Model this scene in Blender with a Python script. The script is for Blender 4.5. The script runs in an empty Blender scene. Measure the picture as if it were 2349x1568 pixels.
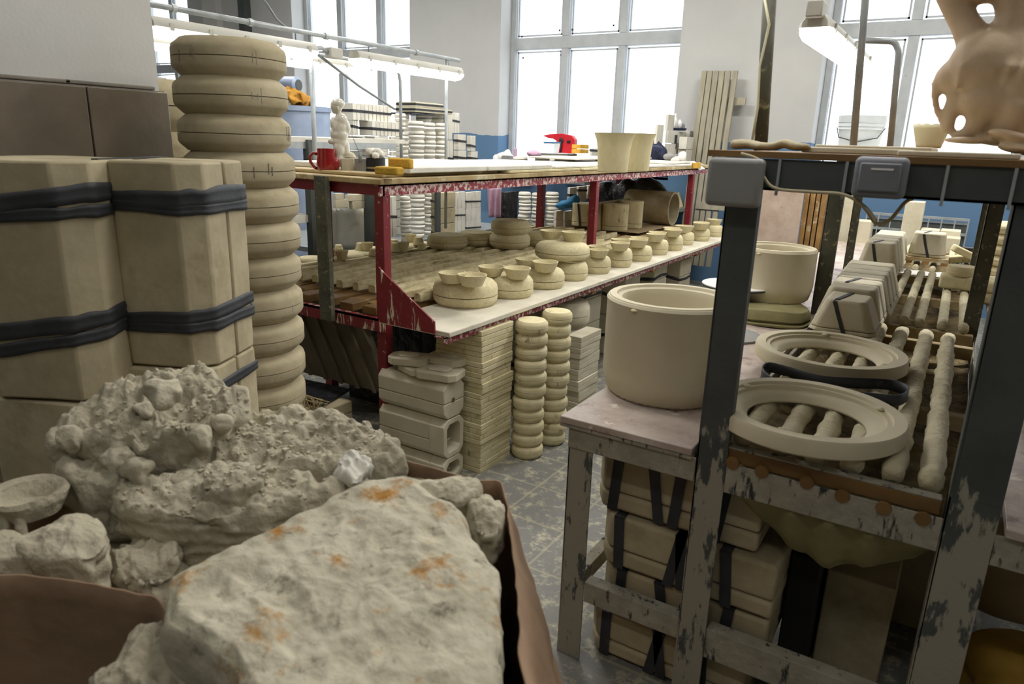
import bpy, bmesh, math, random
from mathutils import Vector, Matrix, noise
random.seed(7)
C=bpy.context.scene.collection
PI=math.pi
# ---------------------------------------------------------------- camera
W,H,F=2349.0,1568.0,1620.0
HC=1.6
yaw,pit,rol=math.radians(31.8),math.radians(15.95),math.radians(1.8)
fw=Vector((-math.sin(yaw)*math.cos(pit),math.cos(yaw)*math.cos(pit),-math.sin(pit)))
rt=Vector((math.cos(yaw),math.sin(yaw),0)); up=rt.cross(fw)
rt,up=(rt*math.cos(rol)+up*math.sin(rol)),(-rt*math.sin(rol)+up*math.cos(rol))
CAM=Vector((0,0,HC))
cd=bpy.data.cameras.new('camera'); cam=bpy.data.objects.new('camera',cd); C.objects.link(cam)
m=Matrix((rt,up,-fw)).transposed().to_4x4(); m.translation=CAM; cam.matrix_world=m
cd.sensor_width=36; cd.lens=F/W*36; cd.clip_start=.05; cd.clip_end=200
cd.dof.use_dof=True; cd.dof.focus_distance=4.0; cd.dof.aperture_fstop=5.6
bpy.context.scene.camera=cam
# ---------------------------------------------------------------- world, exposure
sc=bpy.context.scene
sc.view_settings.view_transform='Standard'; sc.view_settings.look='None'
sc.view_settings.gamma=1; sc.view_settings.exposure=0.0; sc.view_settings.use_curve_mapping=False
wd=bpy.data.worlds.new('sky'); sc.world=wd; wd.use_nodes=True
bg=wd.node_tree.nodes['Background']; bg.inputs[0].default_value=(.93,.965,1,1); bg.inputs[1].default_value=3.6
# daylight portals sit in the window openings; unseen ceiling fill lamps are added above the aisles
def area(name,loc,rot,sx,sy,e,col=(1,1,1),portal=False,parent=None):
    l=bpy.data.lights.new(name,'AREA'); l.shape='RECTANGLE'; l.size=sx; l.size_y=sy; l.energy=e; l.color=col
    o=bpy.data.objects.new(name,l); C.objects.link(o); o.location=loc; o.rotation_euler=rot
    if portal: l.cycles.is_portal=True
    if parent: o.parent=parent
    return o
WINX=[(-14.0,-12.3),(-9.62,-7.17),(-5.6,-3.1),(-1.52,1.2),(2.6,5.0)]
for a,b in WINX: area('daylight',((a+b)/2,8.45,2.6),(math.radians(90),0,PI),b-a,2.8,1,portal=True)
# ---------------------------------------------------------------- pixel rays -> places in the room
def ray(x,y): return fw+rt*((x-W/2)/F)-up*((y-H/2)/F)
def pz(x,y,z):
    d=ray(x,y); return CAM+d*((z-HC)/d.z)
def pY(x,y,v):
    d=ray(x,y); return CAM+d*(v/d.y)
def pX(x,y,v):
    d=ray(x,y); return CAM+d*(v/d.x)
def pd(x,y,t): return CAM+ray(x,y)*t
def proj(p):
    v=Vector(p)-CAM; w=v.dot(fw); return W/2+F*v.dot(rt)/w, H/2-F*v.dot(up)/w, w
def tx(c,d,x):      # travel along d from c until the image column is x
    v=Vector(c)-CAM; d=Vector(d); k=(x-W/2)/F
    return (k*v.dot(fw)-v.dot(rt))/(d.dot(rt)-k*d.dot(fw))
def ty(c,d,y):
    v=Vector(c)-CAM; d=Vector(d); k=-(y-H/2)/F
    return (k*v.dot(fw)-v.dot(up))/(d.dot(up)-k*d.dot(fw))
# ---------------------------------------------------------------- materials
def lin(c): return tuple((v/12.92 if v<=.04045 else ((v+.055)/1.055)**2.4) for v in [k/255 for k in c])+(1,)
MATS={}
def mat(name,c1,c2=None,sc=6,rough=.85,bump=.25,bsc=60,spot=None,metal=0,spot2=None,stretch=(1,1,1),coat=0,emit=None,sub=0,dist=.004):
    """two-tone noise surface with optional blotches of another colour"""
    if name in MATS: return MATS[name]
    mt=bpy.data.materials.new(name); mt.use_nodes=True; nt=mt.node_tree; N=nt.nodes; L=nt.links
    b=N['Principled BSDF']; b.inputs['Roughness'].default_value=rough; b.inputs['Metallic'].default_value=metal
    if coat: b.inputs['Coat Weight'].default_value=coat; b.inputs['Coat Roughness'].default_value=.08
    if sub: b.inputs['Subsurface Weight'].default_value=sub; b.inputs['Subsurface Scale'].default_value=.03
    tc=N.new('ShaderNodeTexCoord'); mp=N.new('ShaderNodeMapping'); mp.inputs['Scale'].default_value=stretch
    oi=N.new('ShaderNodeObjectInfo'); ad=N.new('ShaderNodeVectorMath'); ad.operation='ADD'
    cx=N.new('ShaderNodeCombineXYZ'); mu=N.new('ShaderNodeMath'); mu.operation='MULTIPLY'; mu.inputs[1].default_value=37
    L.new(oi.outputs['Random'],mu.inputs[0]); L.new(mu.outputs[0],cx.inputs[0]); L.new(mu.outputs[0],cx.inputs[1])
    L.new(tc.outputs['Object'],mp.inputs[0]); L.new(mp.outputs[0],ad.inputs[0]); L.new(cx.outputs[0],ad.inputs[1])
    vec=ad.outputs[0]
    n=N.new('ShaderNodeTexNoise'); n.inputs['Scale'].default_value=sc; n.inputs['Detail'].default_value=6; n.inputs['Roughness'].default_value=.6
    L.new(vec,n.inputs['Vector'])
    r=N.new('ShaderNodeValToRGB'); r.color_ramp.elements[0].position=.32; r.color_ramp.elements[1].position=.68
    r.color_ramp.elements[0].color=lin(c1); r.color_ramp.elements[1].color=lin(c2 or c1)
    L.new(n.outputs['Fac'],r.inputs['Fac']); col=r.outputs['Color']
    for sp in (spot,spot2):
        if not sp: continue
        c3,ssc,thr,soft=sp[:4]; st=sp[4] if len(sp)>4 else (1,1,1)
        m2=N.new('ShaderNodeMapping'); m2.inputs['Scale'].default_value=st; L.new(vec,m2.inputs[0])
        s=N.new('ShaderNodeTexNoise'); s.inputs['Scale'].default_value=ssc; s.inputs['Detail'].default_value=8; s.inputs['Roughness'].default_value=.68
        L.new(m2.outputs[0],s.inputs['Vector'])
        rr=N.new('ShaderNodeValToRGB'); rr.color_ramp.elements[0].position=thr; rr.color_ramp.elements[1].position=min(1,thr+soft)
        L.new(s.outputs['Fac'],rr.inputs['Fac'])
        mx=N.new('ShaderNodeMix'); mx.data_type='RGBA'; L.new(rr.outputs['Color'],mx.inputs[0]); L.new(col,mx.inputs[6]); mx.inputs[7].default_value=lin(c3)
        col=mx.outputs[2]
    L.new(col,b.inputs['Base Color'])
    if bump:
        bn=N.new('ShaderNodeTexNoise'); bn.inputs['Scale'].default_value=bsc; bn.inputs['Detail'].default_value=5; L.new(vec,bn.inputs['Vector'])
        bp=N.new('ShaderNodeBump'); bp.inputs['Strength'].default_value=bump; bp.inputs['Distance'].default_value=dist
        L.new(bn.outputs['Fac'],bp.inputs['Height']); L.new(bp.outputs[0],b.inputs['Normal'])
    if emit: b.inputs['Emission Color'].default_value=lin(emit[0]); b.inputs['Emission Strength'].default_value=emit[1]
    MATS[name]=mt; return mt
M={}
M['wall']=mat('wall_paint',(192,191,186),(202,201,197),2,.9,.15,80,spot=((150,132,96),5,.70,.04))
M['slip']=mat('dried_slip_scraps',(84,70,42),(132,114,74),16,.9,.9,40,dist=.01,spot=((176,162,120),22,.6,.1))
M['oldwood']=mat('weathered_gray_wood',(142,136,118),(166,160,140),6,.85,.4,30,stretch=(3,3,.4))
M['wallq']=mat('low_bounce_gray_wall',(92,90,84),(112,110,102),2,.9,.15,80)  # for the unseen walls, darker so they throw back less light
M['reveal']=mat('reveal_paint',(236,238,240),(240,242,244),2,.8,.1,60)
M['ceil']=mat('ceiling_paint',(215,215,212),(222,222,220),2,.9,.1,60)
M['frame']=mat('window_frame',(170,174,176),(186,190,192),5,.5,.1,60,spot=((120,118,112),9,.66,.1))
M['plaster']=mat('plaster_cream',(190,182,156),(208,201,180),7,.88,.35,45,spot=((172,158,122),4,.62,.2))
M['plaster_y']=mat('plaster_yellow',(198,186,144),(218,208,172),8,.88,.35,45,spot=((142,126,84),26,.58,.12,(1,1,.3)))
M['barm']=mat('dirty_plaster_bar',(170,156,114),(212,200,162),14,.9,.6,50,spot=((96,82,50),22,.56,.12,(1,.25,1)))
M['plaster_w']=mat('plaster_white',(204,200,188),(222,219,208),6,.88,.2,50,spot=((196,190,170),9,.66,.15))
M['plaster_o']=mat('plaster_old',(158,146,116),(186,174,144),5,.88,.5,35,spot=((130,116,82),3,.55,.25),spot2=((214,206,184),7,.68,.12))
M['clay']=mat('clay_cream',(200,190,160),(212,202,174),4,.7,.12,60)
M['clay_y']=mat('clay_yellowish',(206,194,150),(216,204,162),4,.7,.12,60)
M['rock']=mat('broken_plaster',(156,148,127),(186,178,156),9,.92,.9,55,spot=((150,142,120),6,.6,.2),dist=.008)
M['slab']=mat('stained_plaster',(164,157,136),(192,185,164),10,.92,.8,50,spot=((158,112,44),9,.55,.10),spot2=((98,92,76),34,.57,.14),dist=.006)
M['red']=mat('red_paint',(112,28,36),(128,36,44),8,.45,.2,50,spot=((206,196,176),38,.63,.05))
M['redw']=mat('red_paint_splashed',(140,44,56),(120,34,44),8,.6,.4,60,spot=((206,190,180),42,.495,.07))
M['redd']=mat('red_paint_dripped',(112,26,34),(128,34,42),8,.5,.3,60,spot=((206,196,176),30,.55,.05,(1,1,.22)))
M['wood']=mat('dusty_wood',(150,128,84),(186,168,128),5,.85,.5,40,spot=((206,196,170),11,.55,.15),stretch=(1,1,1))
M['woodr']=mat('old_brown_wood',(120,88,46),(160,124,72),5,.7,.4,40,spot=((196,182,150),9,.56,.12),stretch=(1,.3,1))
M['woodo']=mat('orange_wood',(104,76,38),(132,100,54),8,.6,.3,40,stretch=(.3,1,1))
M['gray']=mat('dark_gray_steel',(66,70,68),(78,82,80),6,.5,.15,50,spot=((150,146,130),22,.70,.05))
M['grayd']=mat('splashed_steel',(136,131,116),(168,162,146),11,.85,.8,45,spot=((46,49,48),34,.565,.06,(1,1,.25)),spot2=((168,160,138),18,.64,.06),dist=.006)
M['graym']=mat('spotted_steel',(70,70,58),(92,90,72),10,.7,.6,50,spot=((156,148,116),34,.58,.07),spot2=((52,46,34),14,.62,.1))
M['glv']=mat('galvanised_steel',(150,156,158),(176,180,180),12,.4,.1,60,metal=.25,spot=((96,100,100),20,.64,.1))
M['steel']=mat('gray_rack_steel',(112,118,120),(132,138,138),8,.5,.1,60,metal=.2,spot=((84,88,88),20,.66,.1))
M['strap']=mat('black_rubber',(36,38,42),(54,56,60),9,.6,.3,60,spot=((92,90,84),14,.66,.15))
M['dark']=mat('painted_shade',(14,14,15),(22,22,22),6,.8,0)  # near-black that stands in for shade under the pole deck
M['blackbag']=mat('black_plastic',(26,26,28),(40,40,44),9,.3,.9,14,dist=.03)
M['navy']=mat('navy_jacket_cloth',(22,28,50),(40,50,84),9,.5,.8,12,dist=.03)
M['paper']=mat('brown_sack_paper',(120,96,72),(146,118,92),4,.75,.6,9,dist=.02,spot=((190,170,150),6,.7,.15))
M['fabric']=mat('sagging_cloth',(118,112,76),(150,142,98),5,.8,.5,22,dist=.012,spot=((188,182,140),6,.62,.2))
M['sponge']=mat('yellow_sponge',(196,146,44),(214,172,66),9,.95,.9,90,spot=((168,120,34),10,.6,.2))
M['spongeo']=mat('worn_sponge',(176,138,40),(196,160,60),9,.95,.9,90,spot=((150,126,40),8,.56,.2))
M['redcer']=mat('red_glaze',(128,14,20),(140,20,26),4,.2,.05,30,coat=.6)
M['statue']=mat('white_glaze',(204,200,184),(216,212,198),4,.18,.1,14,coat=.8)
M['tile']=mat('brown_wall_tile',(98,88,72),(116,105,88),4,.4,.25,30,spot=((130,120,108),7,.68,.1))
M['grout']=mat('tile_grout',(120,114,104),(138,130,120),8,.9,.3,60)
M['body']=mat('fixture_plastic',(176,174,164),(190,188,178),4,.5,.05,30)
M['pgray']=mat('gray_plastic',(112,114,120),(122,124,130),5,.55,.15,60)
M['pgray2']=mat('warm_gray_plastic',(128,126,122),(136,134,130),5,.55,.1,60)
M['blue']=mat('blue_paint',(60,106,150),(70,116,160),5,.6,.1,60)
M['drum']=mat('pale_blue_metal',(138,152,178),(158,172,196),4,.45,.1,30)
M['redp']=mat('red_plastic',(190,28,40),(204,36,48),4,.4,.05,30)
M['blk']=mat('black_hardware',(20,20,22),(30,30,32),6,.5,.1,40)
M['pink']=mat('pink_cloth',(190,152,176),(206,170,192),9,.85,.5,20,dist=.01)
M['teal']=mat('blue_cloth',(20,92,130),(30,110,150),9,.7,.4,20,dist=.01)
M['whitec']=mat('white_china',(232,230,226),(240,238,236),4,.3,.05,20)
M['card']=mat('cardboard',(150,130,96),(168,148,112),5,.85,.3,30)
M['pcol']=mat('paint_stained_board',(168,146,130),(190,172,156),7,.8,.3,40,spot=((104,60,70),6,.64,.08))
M['rag']=mat('ochre_rag',(164,112,36),(196,146,60),8,.85,.7,20,dist=.012,spot=((70,44,20),7,.6,.12))
M['yel']=mat('yellow_dark_sack',(150,116,36),(170,136,50),6,.8,.5,16,dist=.01)
M['sink']=mat('worktop_red_white',(156,138,128),(196,184,172),7,.42,.5,30,spot=((112,66,58),6,.56,.10),spot2=((214,206,190),15,.60,.06))
M['polem']=mat('plaster_crusted_pole',(190,180,146),(212,204,176),9,.92,1.0,40,spot=((140,126,90),12,.62,.12),dist=.01)
M['sill']=mat('ledge_board',(190,192,192),(202,204,204),5,.6,.1,40)
M['lace']=mat('cream_plastic',(224,216,176),(232,226,192),4,.4,.05,20)
M['bucketw']=mat('white_pail',(206,214,218),(222,228,232),6,.4,.1,30,spot=((110,150,176),9,.64,.1))
def glassm():
    mt=bpy.data.materials.new('window_glass'); mt.use_nodes=True; nt=mt.node_tree; nt.nodes.clear()
    o=nt.nodes.new('ShaderNodeOutputMaterial'); t=nt.nodes.new('ShaderNodeBsdfTransparent'); g=nt.nodes.new('ShaderNodeBsdfGlossy'); x=nt.nodes.new('ShaderNodeMixShader')
    t.inputs[0].default_value=(.93,.95,.97,1); g.inputs['Roughness'].default_value=.05; x.inputs[0].default_value=.05
    nt.links.new(t.outputs[0],x.inputs[1]); nt.links.new(g.outputs[0],x.inputs[2]); nt.links.new(x.outputs[0],o.inputs[0]); return mt
M['glass']=glassm()
def emis(name,c,s):
    mt=bpy.data.materials.new(name); mt.use_nodes=True; nt=mt.node_tree; b=nt.nodes['Principled BSDF']
    b.inputs['Base Color'].default_value=(.9,.9,.9,1); b.inputs['Emission Color'].default_value=c; b.inputs['Emission Strength'].default_value=s; return mt
M['tube']=emis('lit_diffuser',(.97,.98,1,1),4.6)
# wall with blue dado below a wavy painted line
def wallmat():
    mt=mat('wall_paint_two_tone',(184,184,182),(191,191,189),2,.9,.12,80); nt=mt.node_tree; N=nt.nodes; L=nt.links
    b=N['Principled BSDF']; src=b.inputs['Base Color'].links[0].from_socket
    g=N.new('ShaderNodeNewGeometry'); s=N.new('ShaderNodeSeparateXYZ'); L.new(g.outputs['Position'],s.inputs[0])
    n=N.new('ShaderNodeTexNoise'); n.inputs['Scale'].default_value=3; L.new(g.outputs['Position'],n.inputs['Vector'])
    a=N.new('ShaderNodeMath'); a.operation='MULTIPLY_ADD'; a.inputs[1].default_value=.12; L.new(n.outputs['Fac'],a.inputs[0]); L.new(s.outputs['Z'],a.inputs[2])
    c=N.new('ShaderNodeMath'); c.operation='LESS_THAN'; c.inputs[1].default_value=1.72; L.new(a.outputs[0],c.inputs[0])
    mx=N.new('ShaderNodeMix'); mx.data_type='RGBA'; L.new(c.outputs[0],mx.inputs[0]); L.new(src,mx.inputs[6]); mx.inputs[7].default_value=lin((88,120,152))
    L.new(mx.outputs[2],b.inputs['Base Color']); return mt
M['wall2']=wallmat()
def postmat():
    mt=mat('dark_steel_splashed_below',(62,66,65),(76,80,78),6,.5,.4,50,spot=((140,136,120),22,.69,.05)); nt=mt.node_tree; N=nt.nodes; L=nt.links
    b=N['Principled BSDF']; src=b.inputs['Base Color'].links[0].from_socket
    g=N.new('ShaderNodeNewGeometry'); s=N.new('ShaderNodeSeparateXYZ'); L.new(g.outputs['Position'],s.inputs[0])
    mp=N.new('ShaderNodeMapping'); mp.inputs['Scale'].default_value=(1,1,.3); L.new(g.outputs['Position'],mp.inputs[0])
    n=N.new('ShaderNodeTexNoise'); n.inputs['Scale'].default_value=30; n.inputs['Detail'].default_value=7; n.inputs['Roughness'].default_value=.65; L.new(mp.outputs[0],n.inputs['Vector'])
    mr=N.new('ShaderNodeMapRange'); mr.inputs[1].default_value=1.1; mr.inputs[2].default_value=.72; mr.inputs[3].default_value=-.25; mr.inputs[4].default_value=.14; L.new(s.outputs['Z'],mr.inputs[0])
    a=N.new('ShaderNodeMath'); a.operation='ADD'; L.new(n.outputs['Fac'],a.inputs[0]); L.new(mr.outputs[0],a.inputs[1])
    r=N.new('ShaderNodeValToRGB'); r.color_ramp.elements[0].position=.55; r.color_ramp.elements[1].position=.60; L.new(a.outputs[0],r.inputs[0])
    mx=N.new('ShaderNodeMix'); mx.data_type='RGBA'; L.new(r.outputs['Color'],mx.inputs[0]); L.new(src,mx.inputs[6]); mx.inputs[7].default_value=lin((150,145,130))
    L.new(mx.outputs[2],b.inputs['Base Color']); return mt
M['postm']=postmat()
def floormat():
    mt=bpy.data.materials.new('floor_tiles'); mt.use_nodes=True; nt=mt.node_tree; N=nt.nodes; L=nt.links; b=N['Principled BSDF']
    g=N.new('ShaderNodeNewGeometry'); br=N.new('ShaderNodeTexBrick'); br.offset=0; br.inputs['Scale'].default_value=1
    br.inputs['Brick Width'].default_value=.3; br.inputs['Row Height'].default_value=.3; br.inputs['Mortar Size'].default_value=.006
    br.inputs['Color1'].default_value=lin((108,108,104)); br.inputs['Color2'].default_value=lin((122,121,116)); br.inputs['Mortar'].default_value=lin((150,145,126))
    L.new(g.outputs['Position'],br.inputs['Vector'])
    n=N.new('ShaderNodeTexNoise'); n.inputs['Scale'].default_value=14; n.inputs['Detail'].default_value=9; n.inputs['Roughness'].default_value=.78; L.new(g.outputs['Position'],n.inputs['Vector'])
    r=N.new('ShaderNodeValToRGB'); r.color_ramp.elements[0].position=.51; r.color_ramp.elements[1].position=.61; L.new(n.outputs['Fac'],r.inputs['Fac'])
    mx=N.new('ShaderNodeMix'); mx.data_type='RGBA'; L.new(r.outputs['Color'],mx.inputs[0]); L.new(br.outputs['Color'],mx.inputs[6]); mx.inputs[7].default_value=lin((176,170,146))
    L.new(mx.outputs[2],b.inputs['Base Color']); b.inputs['Roughness'].default_value=.55
    bp=N.new('ShaderNodeBump'); bp.inputs['Strength'].default_value=.3; bp.inputs['Distance'].default_value=.004; L.new(n.outputs['Fac'],bp.inputs['Height']); L.new(bp.outputs[0],b.inputs['Normal'])
    return mt
M['floor']=floormat()
# ---------------------------------------------------------------- mesh helpers
class MB:
    def __init__(s): s.v=[]; s.f=[]
    def add(s,vs,fs):
        o=len(s.v); s.v+= [tuple(v) for v in vs]; s.f+=[tuple(i+o for i in f) for f in fs]; return s
    def box(s,a,b):
        x0,y0,z0=a; x1,y1,z1=b
        return s.add([(x0,y0,z0),(x1,y0,z0),(x1,y1,z0),(x0,y1,z0),(x0,y0,z1),(x1,y0,z1),(x1,y1,z1),(x0,y1,z1)],
          [(0,3,2,1),(4,5,6,7),(0,1,5,4),(1,2,6,5),(2,3,7,6),(3,0,4,7)])
    def obox(s,c,ax,ay,az):   # corner + three edge vectors
        c,ax,ay,az=map(Vector,(c,ax,ay,az)); p=[c,c+ax,c+ax+ay,c+ay]; p+=[q+az for q in p]
        return s.add(p,[(0,3,2,1),(4,5,6,7),(0,1,5,4),(1,2,6,5),(2,3,7,6),(3,0,4,7)])
    def bar(s,p,q,w,h=None,upv=(0,0,1)):   # rectangular bar between two points
        p,q=Vector(p),Vector(q); d=(q-p).normalized(); u=Vector(upv)
        if abs(d.dot(u))>.95: u=Vector((1,0,0))
        a=d.cross(u).normalized(); b=a.cross(d).normalized(); h=h or w
        return s.obox(p-a*w/2-b*h/2,a*w,q-p,b*h)
    def lathe(s,prof,n=32,c=(0,0,0),caps=True):
        c=Vector(c); k=len(prof); vs=[]; 
        for i in range(n):
            t=2*PI*i/n
            for r,z in prof: vs.append((c.x+r*math.cos(t),c.y+r*math.sin(t),c.z+z))
        fs=[]
        for i in range(n):
            j=(i+1)%n
            for q in range(k-1): fs.append((i*k+q,j*k+q,j*k+q+1,i*k+q+1))
        if caps:
            if prof[0][0]>1e-6: fs.append(tuple(i*k for i in range(n-1,-1,-1)))
            if prof[-1][0]>1e-6: fs.append(tuple(i*k+k-1 for i in range(n)))
        return s.add(vs,fs)
    def prism(s,pts,z0,z1,top=None):
        n=len(pts); t=top or pts
        vs=[(x,y,z0) for x,y in pts]+[(x,y,z1) for x,y in t]
        return s.add(vs,[tuple(range(n-1,-1,-1)),tuple(range(n,2*n))]+[(i,(i+1)%n,n+(i+1)%n,n+i) for i in range(n)])
    def tube(s,pts,r,n=10,closed=False):
        pts=[Vector(p) for p in pts]; k=len(pts); o=len(s.v); u=None
        for i,p in enumerate(pts):
            a=pts[i-1] if (i or closed) else p; b=pts[(i+1)%k] if (i<k-1 or closed) else p
            d=(b-a).normalized()
            if u is None: u=d.orthogonal().normalized()
            u=(u-d*u.dot(d)).normalized(); w=d.cross(u)
            rr=r[i] if isinstance(r,(list,tuple)) else r
            for j in range(n):
                t=2*PI*j/n; s.v.append(tuple(p+(u*math.cos(t)+w*math.sin(t))*rr))
        for i in range(k if closed else k-1):
            for j in range(n):
                a=o+i*n+j; b=o+i*n+(j+1)%n; c2=o+((i+1)%k)*n+(j+1)%n; d2=o+((i+1)%k)*n+j
                s.f.append((a,b,c2,d2))
        if not closed:
            s.f.append(tuple(o+j for j in range(n-1,-1,-1))); s.f.append(tuple(o+(k-1)*n+j for j in range(n)))
        return s
    def sheet(s,rows):   # grid of points
        n=len(rows[0]); o=len(s.v)
        for r in rows: s.v+=[tuple(p) for p in r]
        for i in range(len(rows)-1):
            for j in range(n-1): s.f.append((o+i*n+j,o+i*n+j+1,o+(i+1)*n+j+1,o+(i+1)*n+j))
        return s
    def ell(s,c,r,n=20,k=12,rot=None):
        c=Vector(c); o=len(s.v); R=rot or Matrix.Identity(3)
        vs=[]
        for i in range(k+1):
            ph=PI*i/k
            for j in range(n):
                t=2*PI*j/n; vs.append(c+R@Vector((r[0]*math.sin(ph)*math.cos(t),r[1]*math.sin(ph)*math.sin(t),r[2]*math.cos(ph))))
        fs=[(i*n+j,(i+1)*n+j,(i+1)*n+(j+1)%n,i*n+(j+1)%n) for i in range(k) for j in range(n)]
        return s.add(vs,fs)
    def build(s,name,m,parent=None,bev=0,smooth=False,solid=0,sub=0,remesh=0,seg=2,local=False):
        off=Vector((0,0,0)) if (local or parent is None) else root_loc(parent)
        me=bpy.data.meshes.new(name); me.from_pydata([tuple(Vector(v)-off) for v in s.v],[],s.f)
        me.update(); bm=bmesh.new(); bm.from_mesh(me); bmesh.ops.remove_doubles(bm,verts=bm.verts,dist=1e-6)
        bmesh.ops.recalc_face_normals(bm,faces=bm.faces); bm.to_mesh(me); bm.free()
        me.materials.append(m); o=bpy.data.objects.new(name,me); C.objects.link(o)
        if parent: o.parent=parent
        if remesh:
            q=o.modifiers.new('r','REMESH'); q.mode='VOXEL'; q.voxel_size=remesh; q.use_smooth_shade=True
            q=o.modifiers.new('s','SMOOTH'); q.iterations=6; q.factor=.6
        if solid: q=o.modifiers.new('t','SOLIDIFY'); q.thickness=solid; q.offset=0
        if bev: q=o.modifiers.new('b','BEVEL'); q.width=bev; q.segments=seg; q.limit_method='ANGLE'; q.angle_limit=math.radians(35)
        if sub: q=o.modifiers.new('u','SUBSURF'); q.levels=sub; q.render_levels=sub
        if smooth or bev:
            for p in me.polygons: p.use_smooth=True
            if bev or smooth=='a': 
                try: me.set_sharp_from_angle(angle=math.radians(38))
                except Exception: pass
        return o
def root_loc(o):
    v=Vector(o.location)
    while o.parent: o=o.parent; v=v+Vector(o.location)
    return v
def tag(o,label=None,cat=None,group=None,kind=None):
    if label: o['label']=label
    if cat: o['category']=cat
    if group: o['group']=group
    if kind: o['kind']=kind
    return o
def thing(name,label,cat,loc=(0,0,0),rz=0,group=None):
    o=bpy.data.objects.new(name,None); C.objects.link(o); o.location=loc; o.rotation_euler=(0,0,rz); o.empty_display_size=.05
    return tag(o,label,cat,group)
def dup(root,loc,rz=0,label=None,group=None,scale=None):
    r=root.copy(); C.objects.link(r); r.location=loc; r.rotation_euler=(0,0,rz)
    if scale: r.scale=scale
    if label: r['label']=label
    if group: r['group']=group
    for ch in root.children:
        c=ch.copy(); C.objects.link(c); c.parent=r
        for g in ch.children:
            d=g.copy(); C.objects.link(d); d.parent=c
    return r
def struct(o): o['kind']='structure'; return o
ORD=['topmost','second from the top','third from the top','fourth from the top','fifth from the top','sixth from the top','seventh from the top','eighth from the top','ninth from the top','tenth from the top','eleventh from the top','twelfth from the top','thirteenth from the top','fourteenth from the top','fifteenth from the top','sixteenth from the top','seventeenth from the top']
def ordn(i,n): return 'lowest' if i==n-1 else ORD[i]
NTH=['nearest','second nearest','third nearest','fourth nearest','fifth nearest','sixth nearest','seventh nearest','eighth nearest','ninth nearest','tenth nearest','eleventh nearest','twelfth nearest','thirteenth nearest']
# ---------------------------------------------------------------- room shell
struct(MB().box((-16,-3,-.1),(6,8.95,0)).build('floor',M['floor']))
struct(MB().box((-16,-3,4.5),(6,8.95,4.6)).build('ceiling',M['ceil']))
def pier(x0,x1): 
    struct(MB().box((x0,8.5,0),(x1,8.95,4.5)).build('wall_window_side',M['wall2']))
edges=[-16]+[v for ab in WINX for v in ab]+[6]
for i in range(0,len(edges),2): pier(edges[i],edges[i+1])
for a,b in WINX:
    struct(MB().box((a,8.5,0),(b,8.95,1.22)).build('wall_under_window',M['wall2']))
    struct(MB().box((a,8.5,4.25),(b,8.95,4.5)).build('wall_over_window',M['wall']))
for a,b in ((-11.73,-11.35),): struct(MB().box((a,8.38,0),(b,8.5,4.5)).build('wall_pilaster',M['wall']))
struct(MB().box((-16.1,-3,0),(-16,8.95,4.5)).build('wall_left',M['wall']))
struct(MB().box((6,-3,0),(6.1,8.95,4.5)).build('wall_right',M['wallq']))
struct(MB().box((-16,-3.1,0),(6,-3,4.5)).build('wall_behind',M['wallq']))
WF=8.8
def window(i,a,b,mull,trans,z0=1.22,z1=4.25):
    t=thing('window_%d'%i,None,None,((a+b)/2,WF,z0)); t['kind']='structure'
    m=MB(); m.box((a,8.5,z0-.04),(b,WF,z0)); m.build('window_sill',M['reveal'],t,bev=.004)
    m=MB(); w=.07
    for x in (a,b-w): m.box((x,WF-.04,z0),(x+w,WF+.06,z1))
    m.box((a+w,WF-.04,z0),(b-w,WF+.06,z0+w)); m.box((a+w,WF-.04,z1-w),(b-w,WF+.06,z1))
    m.box((a+w,WF-.05,trans-.075),(b-w,WF+.06,trans+.075))
    for x in mull:
        m.box((x-.05,WF-.045,z0+w),(x+.05,WF+.06,trans-.075)); m.box((x-.05,WF-.045,trans+.075),(x+.05,WF+.06,z1-w))
    m.build('window_frame',M['frame'],t,bev=.006)
    m=MB()
    xs=[a+w]+[v for x in mull for v in (x-.05,x+.05)]+[b-w]
    for k in range(0,len(xs),2):
        for zz0,zz1 in ((z0+w,trans-.075),(trans+.075,z1-w)):
            p=.02
            for q in ((xs[k]+p,zz0+p,xs[k]+p+.018,zz1-p),(xs[k+1]-p-.018,zz0+p,xs[k+1]-p,zz1-p),(xs[k]+p,zz0+p,xs[k+1]-p,zz0+p+.018),(xs[k]+p,zz1-p-.018,xs[k+1]-p,zz1-p)):
                m.box((q[0],WF,q[1]),(q[2],WF+.03,q[3]))
    m.build('pane_bead',M['frame'],t)
    MB().box((a+.02,WF+.035,z0+.02),(b-.02,WF+.039,z1-.02)).build('glass_pane',M['glass'],t)
    if i in (3,):
        for x,z in ((-5.45,2.95),(-4.87,3.0),(-4.68,3.0),(-4.1,3.02),(-3.97,3.0),(-5.42,2.68),(-4.83,2.7),(-3.17,3.1)): MB().box((x-.012,WF-.005,z-.012),(x+.012,WF+.0,z+.012)).build('window_plug',M['blk'],t)
for i,((a,b),mu,tr) in enumerate(zip(WINX,[[-13.2],[-8.83,-8.0],[-4.76,-3.95],[-.72,.4],[3.8]],[2.72,2.82,2.85,2.82,2.82])): window(i+1,a,b,mu,tr)
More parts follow.
